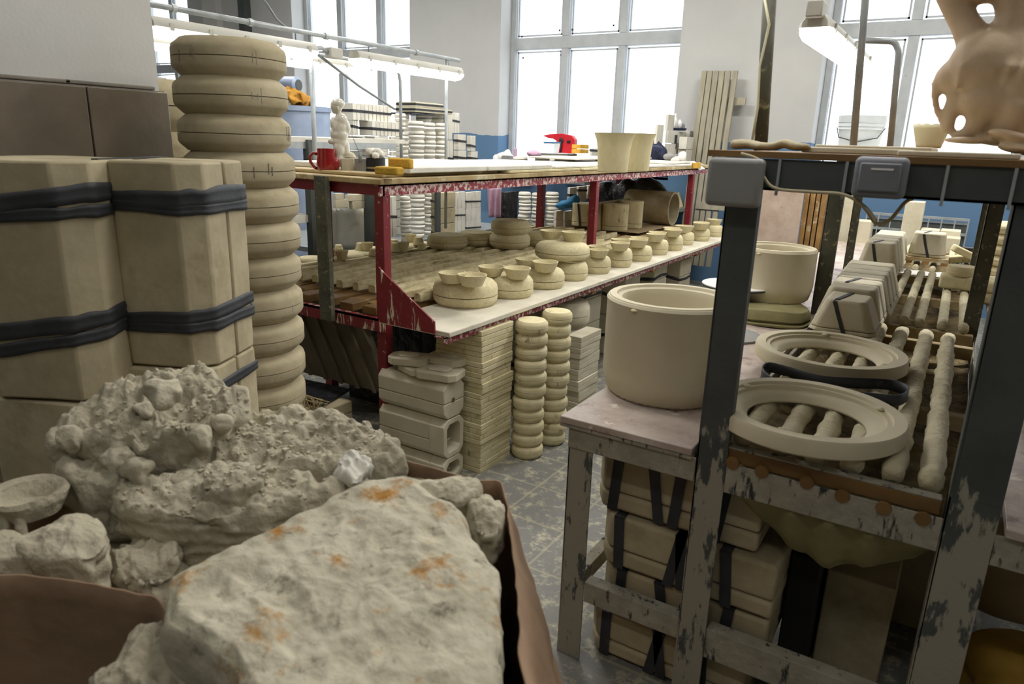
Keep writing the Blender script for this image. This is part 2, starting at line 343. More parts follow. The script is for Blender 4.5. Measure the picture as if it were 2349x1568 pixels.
# unseen ceiling lamps, added as fill for the room and the window wall
def fill_lamp(x,y,e,lab):
    t=thing('added_fill_lamp',lab,'light',(x,y,4.3),0,'added fill lamps above the frame')
    MB().box((x-.75,y-.1,4.35),(x+.75,y+.1,4.44)).build('fill_lamp_body',M['body'],t,bev=.01)
    for q in (-.5,.46): MB().box((x+q,y-.02,4.42),(x+q+.04,y+.02,4.5)).build('hanger',M['body'],t)
    MB().box((x-.72,y-.08,4.3),(x+.72,y+.08,4.35)).build('fill_lamp_diffuser',M['tube'],t,bev=.01)
    area('fill_light',(0,0,-.02),(0,0,0),1.4,.2,e,(1,.97,.92),parent=t)
NM={-1.2:'nearest',2.2:'middle',5.6:'window side'}
for i,x in enumerate((-7.5,-4,-.5,3)):
    for y,e in ((-1.2,12),(2.2,42),(5.6,115)): fill_lamp(x,y,e,'added ceiling fill lamp above the picture, %s row, %s from the left'%(NM[y],['first','second','third','fourth'][i]))
# ================================================================ pillar
t=thing('pillar',None,None,(-2.95,1.2,0)); t['kind']='structure'
PX=-2.62; PY=1.66
MB().box((PX-.85,PY-.9,0),(PX,PY,4.5)).build('column_core',M['wall'],t)
m=MB(); g=MB()
g.box((PX-.865,PY-.915,0),(PX+.012,PY+.012,1.735))
zt=[0,.295,.595,.895,1.195,1.475,1.735]
for i in range(len(zt)-1):
    for k in range(3):
        y1=PY+.02-k*.3; m.box((PX+.0,y1-.295,zt[i]+.004),(PX+.022,y1,zt[i+1]-.004))
        x1=PX+.02-k*.3; m.box((x1-.295,PY,zt[i]+.004),(x1,PY+.022,zt[i+1]-.004))
        m.box((x1-.295,PY-.93,zt[i]+.004),(x1,PY-.9,zt[i+1]-.004))
g.build('tile_grout',M['grout'],t); m.build('wall_tile',M['tile'],t,bev=.003)
m=MB(); 
for k in range(3): m.box((PX-.88,PY-.94+k*.3,1.737),(PX+.012,PY-.62+k*.3,1.75))
m.build('tile_ledge',M['grout'],t,bev=.004)

# ================================================================ red rack
RX=-1.8; RY0=2.4; RY1=7.6; TX=-2.25; BX=-3.75
rk=thing('workshop_rack','long red-painted steel rack with white worktop and upper shelf, splashed with plaster','rack',(-2.3,2.5,0))
m=MB()
for (x,y) in ((-2.28,2.5),(-2.28,4.75),(-2.28,6.9)):
    q=MB(); q.box((x-.028,y-.028,0),(x+.02,y-.02,1.345)); q.box((x+.02,y-.028,0),(x+.028,y+.022,1.345))
    q.build('leg',M['red'],rk,bev=.003)
for (x,y) in ((-3.3,5.75),(-3.3,3.1),(-3.3,7.5)):
    MB().box((x-.03,y-.03,0),(x+.03,y+.03,1.345)).build('leg',M['red'],rk,bev=.003)
m=MB(); m.box((TX-.012,RY0+.05,1.335),(TX,RY1,1.385)); m.box((TX-.05,RY0+.05,1.378),(TX,RY1,1.385)); m.build('shelf_rail',M['redw'],rk)
m=MB(); m.box((-3.4,2.47,1.335),(TX,2.482,1.385)); m.build('end_rail',M['red'],rk)
m=MB(); m.box((-3.4,2.44,1.386),(-2.235,RY1,1.412)); m.build('top_board',M['wood'],rk,bev=.004)
m=MB(); m.box((-3.4,2.455,.69),(-2.25,2.47,.75)); m.box((-3.4,2.455,.742),(-2.25,2.5,.75)); m.build('lower_end_rail',M['redd'],rk)
# gusset bracket
P=[pY(x,y,2.36) for x,y in ((868,612),(878,624),(996,738),(997,766),(868,738))]
m=MB(); pts=[(p.x,p.z) for p in P]
vs=[(x,2.36,z) for x,z in pts]+[(x,2.368,z) for x,z in pts]; n=5
m.add(vs,[tuple(range(n-1,-1,-1)),tuple(range(n,2*n))]+[(i,(i+1)%n,n+(i+1)%n,n+i) for i in range(n)])
m.build('gusset_bracket',M['redd'],rk)
m=MB(); m.box((RX-.03,2.38,.725),(RX-.022,RY1,.758)); m.box((RX-.08,2.38,.75),(RX-.022,RY1,.757)); m.build('worktop_rail',M['redw'],rk)
m=MB(); m.box((-2.2,2.385,.758),(RX,RY1,.782)); m.build('worktop',M['sill'],rk,bev=.004).data.materials[0]=mat('dusty_white_worktop',(196,190,172),(214,208,190),4,.8,.4,60,spot=((172,164,136),10,.58,.2))
for y in (2.9,3.9,4.9,5.9,6.9): MB().box((-3.4,y-.03,.70),(-1.83,y+.03,.744)).build('cross_bearer',M['woodr'],rk,bev=.004)
for k in range(8):
    x=-3.35+k*.14; MB().box((x,2.62,.75),(x+.1,7.4,.775)).build('deck_plank',M['woodr'],rk,bev=.004)
for k in range(7):
    x=-3.36+k*.155; MB().box((x,2.5,.75),(x+.09,2.61,.79)).build('end_block',M['woodo'],rk,bev=.004)
# wooden post propped against the rack's left end
wp=tag(MB().box((-2.645,2.42,.70),(-2.565,2.45,1.41)).box((-2.645,2.45,.70),(-2.615,2.462,1.41)).build('wooden_post',M['graym'],bev=.004),'olive-grey splashed post fixed upright across the open left end of the red rack','post')
# plaster bars lying lengthwise
for k in range(11):
    x=-3.36+k*.108; y0=2.72+.012*((k*5)%4); L_=5.9-(.0 if k<8 else .5)
    m=MB(); w=.021+.003*(k%2)
    pr=[(-w,0),(-w,.032),(-w*.7,.042),(w*.7,.042),(w,.032),(w,0)]
    n=6; rows=[]
    for j in range(24):
        yy=y0+(L_-y0)*j/23
        rows.append([(x+a+random.uniform(-.0015,.0015),yy,.791+b+random.uniform(-.002,.002)) for a,b in pr])
    m.sheet(rows); m.add(rows[0],[(0,1,2,3,4,5)]); m.add(rows[-1],[(5,4,3,2,1,0)])
    ob=m.build('plaster_bar',M['barm'],smooth='a')
    tag(ob,'long ridged plaster bar on the lower rack shelf, %s'%('at the worktop edge' if k==10 else 'farthest from the worktop edge' if k==0 else NTH[10-k]+' to the worktop edge' if 10-k<13 else ''),'bar','plaster bars on the red rack')
# plaster boards on the upper shelf
def board(name,y0,y1,x0,x1,z0,z1,lab,mt='plaster_w',rz=0):
    cx,cy=(x0+x1)/2,(y0+y1)/2
    m=MB().box((x0-cx,y0-cy,0),(x1-cx,y1-cy,z1-z0)); o=m.build(name,M[mt],bev=.005,local=True); o.location=(cx,cy,z0); o.rotation_euler=(0,0,rz)
    return tag(o,lab,'board','plaster boards on the upper shelf')
board('plaster_board',2.52,3.5,-3.3,-2.30,1.413,1.43,'thin grey-brown plank end board at the near end of the upper shelf','wood')
board('plaster_board',2.66,3.31,-3.1,-2.25,1.431,1.458,'thick worn plaster board nearest the yellow sponges','plaster_w')
board('plaster_board',3.325,4.05,-3.2,-2.25,1.431,1.456,'thick plaster board second from the sponges')
board('plaster_board',3.52,4.42,-3.25,-2.24,1.413,1.43,'thin cream board lying under the second thick board','plaster_y')
board('plaster_board',4.06,5.02,-3.25,-2.26,1.431,1.446,'smooth white board with a pointed corner in the middle of the upper shelf',rz=.03)
board('plaster_board',4.44,5.2,-3.2,-2.23,1.413,1.43,'cream board under the smooth white board mid shelf','plaster_y')
board('plaster_board',5.22,6.3,-3.2,-2.24,1.413,1.432,'flat white board carrying the two flared vases')
board('plaster_board',6.32,7.1,-3.1,-2.24,1.413,1.43,'lower white board beyond the flared vases')
board('plaster_board',6.2,7.0,-3.0,-2.3,1.433,1.45,'upper white board beyond the flared vases',rz=.04)
board('plaster_board',5.6,7.4,-3.36,-2.9,1.451,1.465,'white board at the back edge of the upper shelf')

# ================================================================ moulds, generic
def disc_prof(R,h,grv=.012,up_=.82,lo=.84):
    return [(0,0),(R*lo,0),(R*.97,h*.22),(R,h*.32),(R,h*.485),(R*(1-grv*2),h*.49),(R*(1-grv*2),h*.505),(R,h*.51),(R,h*.70),(R*.96,h*.86),(R*up_,h),(0,h)]
def half_lo(R,h,lo=.84): return [(0,0),(R*lo,0),(R*.975,h*.2),(R,h*.28),(R,h*.482),(R*.97,h*.486),(0,h*.486)]
def half_up(R,h,up_=.84): return [(0,h*.496),(R*.97,h*.496),(R,h*.506),(R,h*.70),(R*.975,h*.82),(R*up_,h),(0,h)]
def wob(m,a,s=9,seed=0):
    for i,v in enumerate(m.v):
        p=Vector(v)*s+Vector((seed*13.1,0,0)); n_=noise.noise_vector(p); m.v[i]=tuple(Vector(v)+n_*a)
    return m
_pc={}
def disc_proto(key,R,h,mt,parts=True,seed=0,n=40,mk='disc_mould',notch=True):
    t=thing(mk,'','mould')
    if parts:
        a=wob(MB().lathe(half_lo(R,h),n),R*.012,6,seed); ob=a.build('lower_half',mt,t,smooth='a',local=True)
        b=wob(MB().lathe(half_up(R,h),n),R*.012,6,seed); b.build('upper_half',mt,t,smooth='a',local=True)
        if notch:
            rr=random.Random(seed)
            for k in range(3):
                an=rr.uniform(0,2*PI)
                for d in range(rr.randint(1,2)):
                    q=MB()
                    aa=an+d*.07; z0=h*rr.uniform(.3,.45); z1=h*rr.uniform(.55,.75); c=R*1.006
                    q.obox((c*math.cos(aa),c*math.sin(aa),z0),(math.cos(aa)*-.003,math.sin(aa)*-.003,0),(-math.sin(aa)*.0022,math.cos(aa)*.0022,0),(0,0,z1-z0))
                    q.build('registration_mark',M['grout'],t,local=True)
    return t
def one_disc(R,h,mt,seed=0,n=32):
    return wob(MB().lathe(disc_prof(R,h),n),R*.012,6,seed).build('disc_mould',mt,smooth='a',local=True)
used=set()
def put(proto,loc,rz,label,group,scale=None):
    if proto.name not in used:
        used.add(proto.name); proto.location=loc; proto.rotation_euler=(0,0,rz); proto['label']=label; proto['group']=group
        if scale: proto.scale=scale
        return proto
    return dup(proto,loc,rz,label,group,scale)
# tall leaning stack on the left
dH=Vector((-math.sin(yaw),math.cos(yaw),0))
top=pd(527,110,2.42); sx,sy=top.x,top.y
R=.187; h=.121
N=15; z=1.895-N*h
protos=[disc_proto('big',R,h*.995,M['plaster_o'],seed=s,n=56) for s in range(3)]
for i in range(N):
    k=N-1-i
    zz=z+i*h
    # the stack leans a little: the axis follows the photo
    px_=[527,532,540,552,562,568,572,577,581,585,587,588,588,588,588,588][k]
    c=Vector((sx,sy,zz+h/2)); dx=tx(c,rt,px_); c=c+rt*dx; 
    put(protos[i%3] if i<3 else protos[i%3],(c.x,c.y,zz),i*1.7,'large round mould, %s in the tall leaning stack'%ordn(k,N),'moulds of the tall leaning stack')
# two bigger moulds behind, next to the pillar
pb=disc_proto('bb',.21,.20,M['plaster_o'],seed=5,n=56,notch=False)
c0=pd(352,300,2.95)
for i in range(8):
    put(pb,(c0.x,c0.y,1.79-.2-(7-i)*.2+.0),i,'wide mould %s in the stack next to the pillar'%ordn(7-i,8),'wide moulds beside the pillar')
# ---------------------------------------------------------------- octagonal upright moulds with rubber straps
def octo(w,d,ch): return [(-w+ch,-d),(w-ch,-d),(w,-d+ch),(w,d-ch),(w-ch,d),(-w+ch,d),(-w,d-ch),(-w,-d+ch)]
def sheetband(outl,z,hh,th,tilt,seed,off=1.0):
    n=len(outl); P=[]
    for i in range(n):
        a=Vector(outl[i]+(0,)); b=Vector(outl[(i+1)%n]+(0,))
        for k in range(6): P.append(a.lerp(b,k/6))
    rows=[]
    for zz in (0,.25,.5,.75,1):
        rows.append([])
    rr=random.Random(seed); m=MB(); N_=len(P); vs=[]
    for i,p in enumerate(P):
        r_=p.length; u=p.normalized(); zc=z+tilt*p.x/(r_+1e-6)*1.0+.006*noise.noise(Vector((i*.25,seed,0)))
        hw=hh/2*(1+.25*noise.noise(Vector((i*.3,seed+5,0))))
        for (o,q) in ((.001,-hw),(th,-hw*.9),(th*1.3,-hw*.3),(th*.8,0),(th*1.3,hw*.4),(th,hw*.9),(.001,hw)):
            vs.append((p.x+u.x*o,p.y+u.y*o,zc+q))
    fs=[(i*7+j,((i+1)%N_)*7+j,((i+1)%N_)*7+j+1,i*7+j+1) for i in range(N_) for j in range(6)]
    return m.add(vs,fs)
def octo_mould(loc,rz,w,d,ch,h,label,straps=(),seed=0,group='tall octagonal moulds'):
    t=thing('octagonal_mould',label,'mould',loc,rz,group)
    o=octo(w,d,ch); fr=.42
    for nm,sgn in (('front_half',-1),('back_half',1)):
        if sgn<0: pts=[(-w,-.004),(-w,-d+ch),(-w+ch,-d),(w-ch,-d),(w,-d+ch),(w,-.004)]
        else: pts=[(w,.004),(w,d-ch),(w-ch,d),(-w+ch,d),(-w,d-ch),(-w,.004)]
        m=MB(); L_=10; n=len(pts); rows=[]
        # subdivided prism with a soft wobble
        PP=[]
        for i in range(n):
            a=Vector(pts[i]); b=Vector(pts[(i+1)%n])
            for k in range(4): PP.append(a.lerp(b,k/4))
        rows=[]
        for j in range(L_+1):
            zz=h*j/L_; s=1-.012*(abs(j-L_/2)/(L_/2))**6
            rows.append([(p.x*s,p.y*s,zz) for p in PP]+[(PP[0].x*s,PP[0].y*s,zz)])
        m.sheet(rows); m.add(rows[0][:-1],[tuple(range(len(PP)-1,-1,-1))]); m.add(rows[-1][:-1],[tuple(range(len(PP)))])
        wob(m,.004,5,seed); m.build(nm,M['plaster_o'],t,bev=.006,smooth='a',local=True)
    for k,(z,hh,tl) in enumerate(straps):
        sheetband(o,z,hh,.006,tl,seed+k).build('rubber_strap',M['strap'],t,smooth=True,local=True)
    if seed==3: MB().box((-w+.012,-d-.004,.0),(-w+.03,-d+.0,h+.003)).box((-w+.012,-d-.004,h+.001),(-w+.03,d*.9,h+.004)).build('vertical_strap',M['strap'],t,local=True)
    return t
rzv=yaw-.12
c1=pd(405,420,1.93); c2=pd(118,420,1.83)
z1=pd(405,372,1.80).z; 
octo_mould((c1.x,c1.y,z1-.54),rzv,.140,.15,.05,.54,'strapped octagonal plaster mould standing right of its twin, in front of the tall disc stack',[(.445,.050,.008),(.428,.03,-.006),(.135,.036,.014),(.112,.032,.002)],3)
octo_mould((c2.x,c2.y,z1-.60),rzv+.1,.17,.165,.06,.60,'strapped octagonal plaster mould at the far left edge, below the brown tiles',[(.50,.046,.03),(.47,.03,.012),(.19,.044,.026),(.145,.034,.034)],8)
octo_mould((c1.x+.0,c1.y-.01,z1-1.0),rzv,.145,.155,.05,.455,'octagonal mould under the right strapped mould, its top edge chipped',[(.40,.03,.0)],12)
octo_mould((c2.x-.02,c2.y,z1-1.05),rzv,.178,.17,.06,.445,'octagonal mould under the far left strapped mould',[],15)
octo_mould((c1.x+.0,c1.y-.01,0),rzv,.145,.16,.05,z1-1.0,'octagonal mould on the floor at the bottom of the right pile',[],21)
octo_mould((c2.x-.02,c2.y,0),rzv,.17,.17,.05,z1-1.05,'octagonal mould on the floor at the bottom of the left pile',[],22)

# ================================================================ pots on the worktop
zw=.782
def pot_proto(seed,mt):
    t=thing('pot_mould','','mould'); R=1.0
    lo=[(0,0),(.86,0),(.98,.16),(1,.30),(1,.40),(.97,.41),(0,.41)]
    upr=[(0,.428),(.97,.428),(1,.44),(1,.62),(.965,.78),(.86,.94),(.74,1.0),(0,1.0)]
    wob(MB().lathe(lo,48),.012,3,seed).build('lower_half',mt,t,smooth='a',local=True)
    wob(MB().lathe(upr,48),.012,3,seed).build('upper_half',mt,t,smooth='a',local=True)
    return t
pp=[pot_proto(1,M['plaster_y']),pot_proto(2,M['plaster_y'])]
def on(cx,yb,wpx,z):
    p=pz(cx,yb,z); dp=(p-CAM).dot(fw); R=wpx*dp/(2*F); c=p+dH*R; c.z=z
    dp=(c-CAM).dot(fw); R=wpx*dp/(2*F); c=p+dH*R; c.z=z
    return c,R,dp
def hz(c,y): return c.z+ty(c,(0,0,1),y)
pots=[(1062,711,148,650),(1168,688,108,638),(1247,666,98,621),(1313,646,74,603),(1370,630,66,590),(1423,615,60,572),(1471,601,56,566),(1512,586,48,552),(1547,576,46,541),(1576,563,38,534),(1612,554,40,526),(1644,544,34,518)]
ptop=[]
for i,(cx,yb,w,yt) in enumerate(pots):
    c,R,dp=on(cx,yb,w,zw); fr=c-dH*R*.9; fr.z=zw; hh=max(.05,ty(fr,(0,0,1),yt)*.98)
    lab=['broad low pot mould with two bowls on it, nearest the worktop corner','pot mould second nearest the worktop corner','pot mould third nearest the worktop corner, left of the one under the big disc','narrow pot mould standing under the big raised disc'][i] if i<4 else 'round two-part pot mould on the white worktop, %s past the big raised disc'%NTH[i-4]
    put(pp[i%2],(c.x,c.y,zw),i*1.3,lab,'pot moulds on the worktop',(R,R,hh)); ptop.append((c,R,zw+hh,dp))
def bowl_proto(seed):
    t=thing('bowl','','bowl')
    pr=[(0,0),(.62,0),(.70,.04),(.86,.5),(.99,.93),(1.0,1.0),(.93,1.0),(.78,.6),(.6,.22),(0,.16)]
    wob(MB().lathe(pr,40,caps=False),.02,2.5,seed).build('bowl_body',M['plaster_y'],t,smooth='a',local=True)
    return t
bp_=[bowl_proto(1),bowl_proto(2)]
bowls=[(1036,651,66,622,0,'back'),(1084,661,69,633,0,'front'),(1126,635,62,610,1,'back'),(1186,641,63,618,1,'front'),(1210,616,58,592,2,'back'),(1251,625,60,603,2,'front'),
 (1265,549,54,524,'D','back'),(1316,555,56,536,'D','front'),(1375,572,46,556,4,'back'),(1374,592,47,573,4,'front'),(1428,555,44,541,5,'back'),(1423,578,47,555,5,'front'),
 (1458,549,40,535,6,'back'),(1465,568,46,550,6,'front'),(1502,539,40,525,7,'back'),(1501,556,44,539,7,'front'),(1527,528,38,517,8,'back'),(1543,546,42,530,8,'front'),
 (1569,519,34,510,9,'back'),(1569,534,40,517,9,'front'),(1600,511,34,502,10,'back'),(1610,527,38,512,10,'front'),(1627,503,30,495,11,'back'),(1640,517,34,504,11,'front')]
# the big disc resting on two upturned cups
cD,RD,dpD=on(1289,600,125,.0),0,0
c3=ptop[3][0]; cbase=Vector((c3.x-.05,c3.y+.02,0)); 
zD=hz(Vector((cbase.x,cbase.y,0))-dH*.11,598)
dpd=(Vector((cbase.x,cbase.y,zD))-CAM).dot(fw); RD=125*dpd/(2*F)
cbase=cbase+rt*tx(Vector((cbase.x,cbase.y,zD)),rt,1289); hD=.085
bigd=pot_proto(9,M['plaster_y']); put(bigd,(cbase.x,cbase.y,zD),.4,'big flat disc mould raised on cups, carrying two bowls, mid worktop','',(RD,RD,hD*1.15)); del bigd['group']
for (dx,dy,l) in ((-.02,.05,'cup under the big disc mould, half hidden at the back'),(.03,-.04,'cup under the big disc mould, standing on the narrow pot mould')):
    put(bp_[0],(c3.x+dx-.02,c3.y+dy,ptop[3][2]),0,l,'cups under the big disc',(.062,.062,zD-ptop[3][2]))
for i,(cx,yb,w,yr,k,fb) in enumerate(bowls):
    if k=='D': zt_=zD+hD*1.15; lab='small flared bowl at the %s of the big raised disc mould'%fb; cc=Vector((cbase.x,cbase.y,zt_)); rd=RD
    else:
        zt_=ptop[k][2]; cc=ptop[k][0].copy(); cc.z=zt_; rd=ptop[k][1]
        lab='shallow bowl, %s one, on the pot mould %s'%(fb,['nearest the worktop corner','second from the worktop corner','third from the worktop corner'][k] if k<3 else NTH[k-4]+' past the big raised disc')
    p=pz(cx,yb,zt_); dp=(p-CAM).dot(fw); R_=w*dp/(2*F); c=p+dH*R_*.6; 
    # keep it on the mould's own axis region
    d=(cc-c); 
    if d.length>rd*1.1: c=cc-d.normalized()*rd*1.1
    c.z=zt_-.001; hb=R_*.78 if fb=='front' else R_*.72
    put(bp_[i%2],(c.x,c.y,c.z),i,lab,'shallow bowls on the pot moulds',(R_,R_,hb))
# discs on the bars
zb=.834
dp1=disc_proto('rackdisc',1,1,M['plaster_y'],seed=31,n=48)
dd=[(1022,574,93,'single disc mould on the bars, left of the stacked pair',0),(1168,573,94,'lower disc mould of the stacked pair on the bars',0),(1090,566,84,'disc mould on the bars behind, between the single disc and the stacked pair',0),(1238,566,70,'disc mould on the bars just right of the stacked pair',0),(1190,548,60,'disc mould at the back behind the stacked pair',0)]
for i,(cx,yb,w,l,_) in enumerate(dd):
    c,R,dp=on(cx,yb,w,zb); hh=.095 if i!=1 else .1
    put(dp1,(c.x,c.y,zb),i*2.1,l,'disc moulds on the bars',(R,R,hh))
    if i==1: put(dp1,(c.x+.005,c.y,zb+hh),2,'upper disc mould of the stacked pair on the bars',"disc moulds on the bars",(R*.95,R*.95,hh))
# cups and low discs at the back left of the lower shelf
cp=bowl_proto(5); lowd=disc_proto('lowd',1,1,M['plaster_y'],seed=40,n=32,notch=False)
zs=.79
low=[(705,612,60),(745,618,50),(790,604,76),(842,590,70),(860,606,70),(900,588,64),(925,604,60),(945,584,60),(968,576,54),(840,612,56)]
for i,(cx,yb,w) in enumerate(low):
    c,R,dp=on(cx,yb,w,zs); c.x=min(c.x,-3.42)
    put(lowd,(c.x,c.y,zs),i,'low plaster disc under the small cups on the rack, %s from the left'%['first','second','fourth','third','fifth','sixth','seventh','eighth','ninth','front third'][i],'low discs at the back of the lower shelf',(R,R,.05))
cups=[(767,588,24,568,0),(775,577,22,558,1),(782,596,30,574,0),(825,574,24,555,1),(841,576,28,560,0),(887,566,24,548,0),(902,568,26,551,1),(906,577,28,558,1),(923,577,30,560,0),(941,556,26,541,0),(959,562,26,545,1),(855,586,22,566,1),(966,572,20,556,1)]
for i,(cx,yb,w,yt,inv) in enumerate(cups):
    p=pz(cx,yb,zs+.05); dp=(p-CAM).dot(fw); R_=w*dp/(2*F); hh=R_*1.35
    c=p+dH*R_*.7
    o=put(cp,(c.x,c.y,zs+.05),i,'small plaster cup, %s, on the low rack discs, %s from the left'%('upside down' if inv else 'open side up',['first','second','third','fourth','fifth','seventh','eighth','ninth','tenth','eleventh','twelfth','sixth','thirteenth'][i]),'small cups at the back of the lower shelf',(R_,R_,hh))
    if inv: o.location.z=zs+.05+hh; o.scale=(R_,R_,-hh) if False else (R_,R_,hh); o.rotation_euler=(PI,0,i)
# ---------------------------------------------------------------- things on the upper shelf
vp=thing('flared_vase','','vase')
pr=[(0,0),(.70,0),(.72,.02),(.75,.3),(.79,.6),(.86,.82),(.98,.98),(1,1),(.94,1),(.80,.8),(.72,.5),(.66,.06),(0,.05)]
MB().lathe(pr,56,caps=False).build('vase_body',M['clay_y'],vp,smooth='a',local=True)
for i,(cx,yb,yt,w,l) in enumerate(((1409,396,305,96,'cream flared vase standing in front on the upper shelf, left one'),(1465,393,306,76,'cream flared vase half hidden behind the left one'))):
    p=pz(cx,yb,1.432); dp=(p-CAM).dot(fw); R_=w*dp/(2*F); c=p+dH*R_*.7; hh=ty(Vector((c.x,c.y,1.432)),(0,0,1),yt)
    put(vp,(c.x,c.y,1.432),0,l,'flared vases',(R_,R_,hh))
def rbox(name,xc,z0,yfront,xl,xr,yt,mt,lab,cat,bev=.004,depth=None,X0=None,group=None,wb=0,child=None,parent=None):
    """axis-aligned block whose near vertical edge is at image column xc on the height z0"""
    c=pz(xc,yfront,z0) if X0 is None else None
    if X0 is not None: c=pX(xc,yfront,X0); c.z=z0
    a=tx(c,(-1,0,0),xl); b=tx(c,(0,1,0),xr); hh=ty(c,(0,0,1),yt)
    m=MB().box((c.x-a,c.y,z0),(c.x,c.y+b,z0+hh))
    if wb: 
        pass
    o=m.build(name,M[mt] if isinstance(mt,str) else mt,parent,bev=bev); 
    if parent is None: tag(o,lab,cat,group)
    return c,a,b,hh,o
rbox('sponge',910,1.431,403,858,928,384,'spongeo','worn yellow sponge block on the upper shelf, the lower one on the left','sponge',bev=.008,group='sponges on the upper shelf')
rbox('sponge',940,1.458,388,889,950,364,'sponge','clean yellow sponge block resting on the plaster board','sponge',bev=.008,group='sponges on the upper shelf')
rbox('sponge',1590,1.43,387,1585,1608,373,'sponge','small yellow sponge near the far end of the upper shelf','sponge',bev=.005)
# red mug
p=pz(745,398,1.413); c=p+dH*.045
t=thing('red_mug','dark red glazed mug with a curled handle beside the white figurine','mug',(c.x,c.y,1.413))
MB().lathe([(0,0),(.040,0),(.044,.01),(.050,.045),(.044,.085),(.045,.118),(.041,.118),(.038,.08),(.043,.045),(.036,.012),(0,.012)],32,caps=False).build('mug_body',M['redcer'],t,smooth='a',local=True)
L_=-rt
MB().tube([L_*.043+Vector((0,0,.092)),L_*.066+Vector((0,0,.098)),L_*.082+Vector((0,0,.08)),L_*.08+Vector((0,0,.055)),L_*.062+Vector((0,0,.03)),L_*.046+Vector((0,0,.02))],.008,10).build('handle',M['redcer'],t,smooth=True,local=True)
MB().ell(rt*.046+Vector((0,0,.045)),(.016,.02,.035)).build('relief_face',M['redcer'],t,smooth=True,local=True)
# white figurine of a standing child, seen from its side
p=pz(780,398,1.413); c=p+dH*.05
dpf=(p-CAM).dot(fw); K=dpf/F   # metres per pixel at the figurine
t=thing('figurine','white glazed figurine of a standing child in a shirt beside the red mug','figurine',(c.x,c.y,1.413))
def fp(x,y,o=0): return rt*((x-780)*K)+Vector((0,0,(398-y)*K*1.02))+dH*o
m=MB()
def el(x,y,rx,rz,ry=None,o=0,mm=None): (mm or m).ell(fp(x,y,o),(rx*K,(ry or rx)*K,rz*K),rot=Matrix.Rotation(yaw,3,'Z'))
el(777,300,17,30,14); el(780,283,16,16,13); el(778,315,18,18,15); el(776,330,17,20,14,-.0)
el(775,345,13,22,11,-.01); el(789,345,9,22,10,.01); el(775,370,11,20,10,-.01); el(789,372,10,18,10,.012); 
el(774,388,14,9,15,-.01); el(790,388,11,8,13,.01)
el(763,290,7,16,8); el(762,312,6,14,7,-.005); el(757,328,7,7,6,-.01); el(793,300,8,18,9,.01)
m.build('body',M['statue'],t,remesh=.0035,local=True)
m=MB(); el(772,253,14,15,12,0,m); el(767,262,7,8,8,0,m); el(762,257,3,3,3,0,m); el(776,268,6,8,6,0,m); el(778,258,3,5,2.5,-.03,m)
m.build('head',M['statue'],t,remesh=.003,local=True)
m=MB(); el(775,248,15.5,12,13.5,0,m); m.build('hair',M['statue'],t,smooth=True,local=True)
m=MB(); m.obox(fp(756,398,-.03),rt*30*K,dH*.07,Vector((0,0,34*K))); m.build('plinth',M['statue'],t,bev=.006,local=True)
m=MB(); m.obox(fp(782,398,-.04),rt*30*K,dH*.07,Vector((0,0,34*K))); m.lathe([(.0,0),(.03,0),(.02,.02),(0,.03)],16,fp(800,364,0)); m.build('tree_stump',M['plaster'],t,bev=.004,local=True)
# tool block, dark jar with cotton
c,a,b,hh,o=rbox('gray_canister',835,1.413,401,813,842,364,'pgray2','grey metal canister between the figurine and the black jar','canister',bev=.003)
rbox('foot_block',836,1.413,401,812,843,393,'wood','wooden foot block around the bottom of the grey canister','block',bev=.002)
m=MB(); q=pz(826,364,hh+1.413); m.tube([q+Vector((0,0,-.02)),q+Vector((0,0,.03))],.008,8); m.tube([q+Vector((0,0,.02)),q+Vector((-.05,0,.11))],.0018,6); tag(m.build('wire_tool',M['steel'],smooth=True),'thin wire tool standing in the grey canister','tool')
p=pz(858,402,1.413); c=p+dH*.05
t=thing('black_jar','black jar with a pale band, stuffed with white cotton','jar',(c.x,c.y,1.413))
MB().lathe([(0,0),(.047,0),(.047,.082),(.043,.082),(.043,.01),(0,.01)],32,caps=False).build('jar_body',M['blk'],t,smooth='a',local=True)
MB().lathe([(.0475,.03),(.048,.031),(.048,.038),(.0475,.039)],32,caps=False).build('pale_band',M['card'],t,local=True)
m=MB(); rr=random.Random(3)
for k in range(14): m.ell((rr.uniform(-.035,.03),rr.uniform(-.03,.03),.085+rr.uniform(0,.03)),(.02,.02,.018))
wob(m,.006,40).build('cotton_wool',M['plaster_w'],t,remesh=.003,local=True)
# ================================================================ under the red rack
def slabstack(name,xc,yb,xl,xr,n,th,z0,mt,labf,cat,group,jit=.004,X0=None,bev=.003,seam=True):
    c=pz(xc,yb,z0) if X0 is None else Vector((X0[0],X0[1],z0))
    a=tx(c,(-1,0,0),xl); b=tx(c,(0,1,0),xr); rr=random.Random(xc)
    m=MB(); g=.0006
    m.box((-a/2,-b/2,0),(a/2,b/2,th*.49)); 
    protos=[]
    for s in range(2):
        t=thing(name,'',cat)
        wob(MB().box((-a/2,-b/2,0),(a/2,b/2,th*.48)),.0015,9,s).build('lower_half',M[mt],t,bev=bev,local=True)
        wob(MB().box((-a/2,-b/2,th*.49),(a/2,b/2,th*.985)),.0015,9,s+4).build('upper_half',M[mt],t,bev=bev,local=True)
        protos.append(t)
    for i in range(n):
        put(protos[i%2],(c.x-a/2+rr.uniform(-jit,jit),c.y+b/2+rr.uniform(-jit,jit),z0+i*th),rr.uniform(-.02,.02),labf(n-1-i,n),group)
    return c,a,b
slabstack('slab_mould',1101,1088,1000,1169,14,.0525,0,'plaster_y',lambda i,n:'flat rectangular slab mould, %s in the tall slab stack under the rack'%ordn(i,n),'mould','slab moulds in the tall stack',.006)
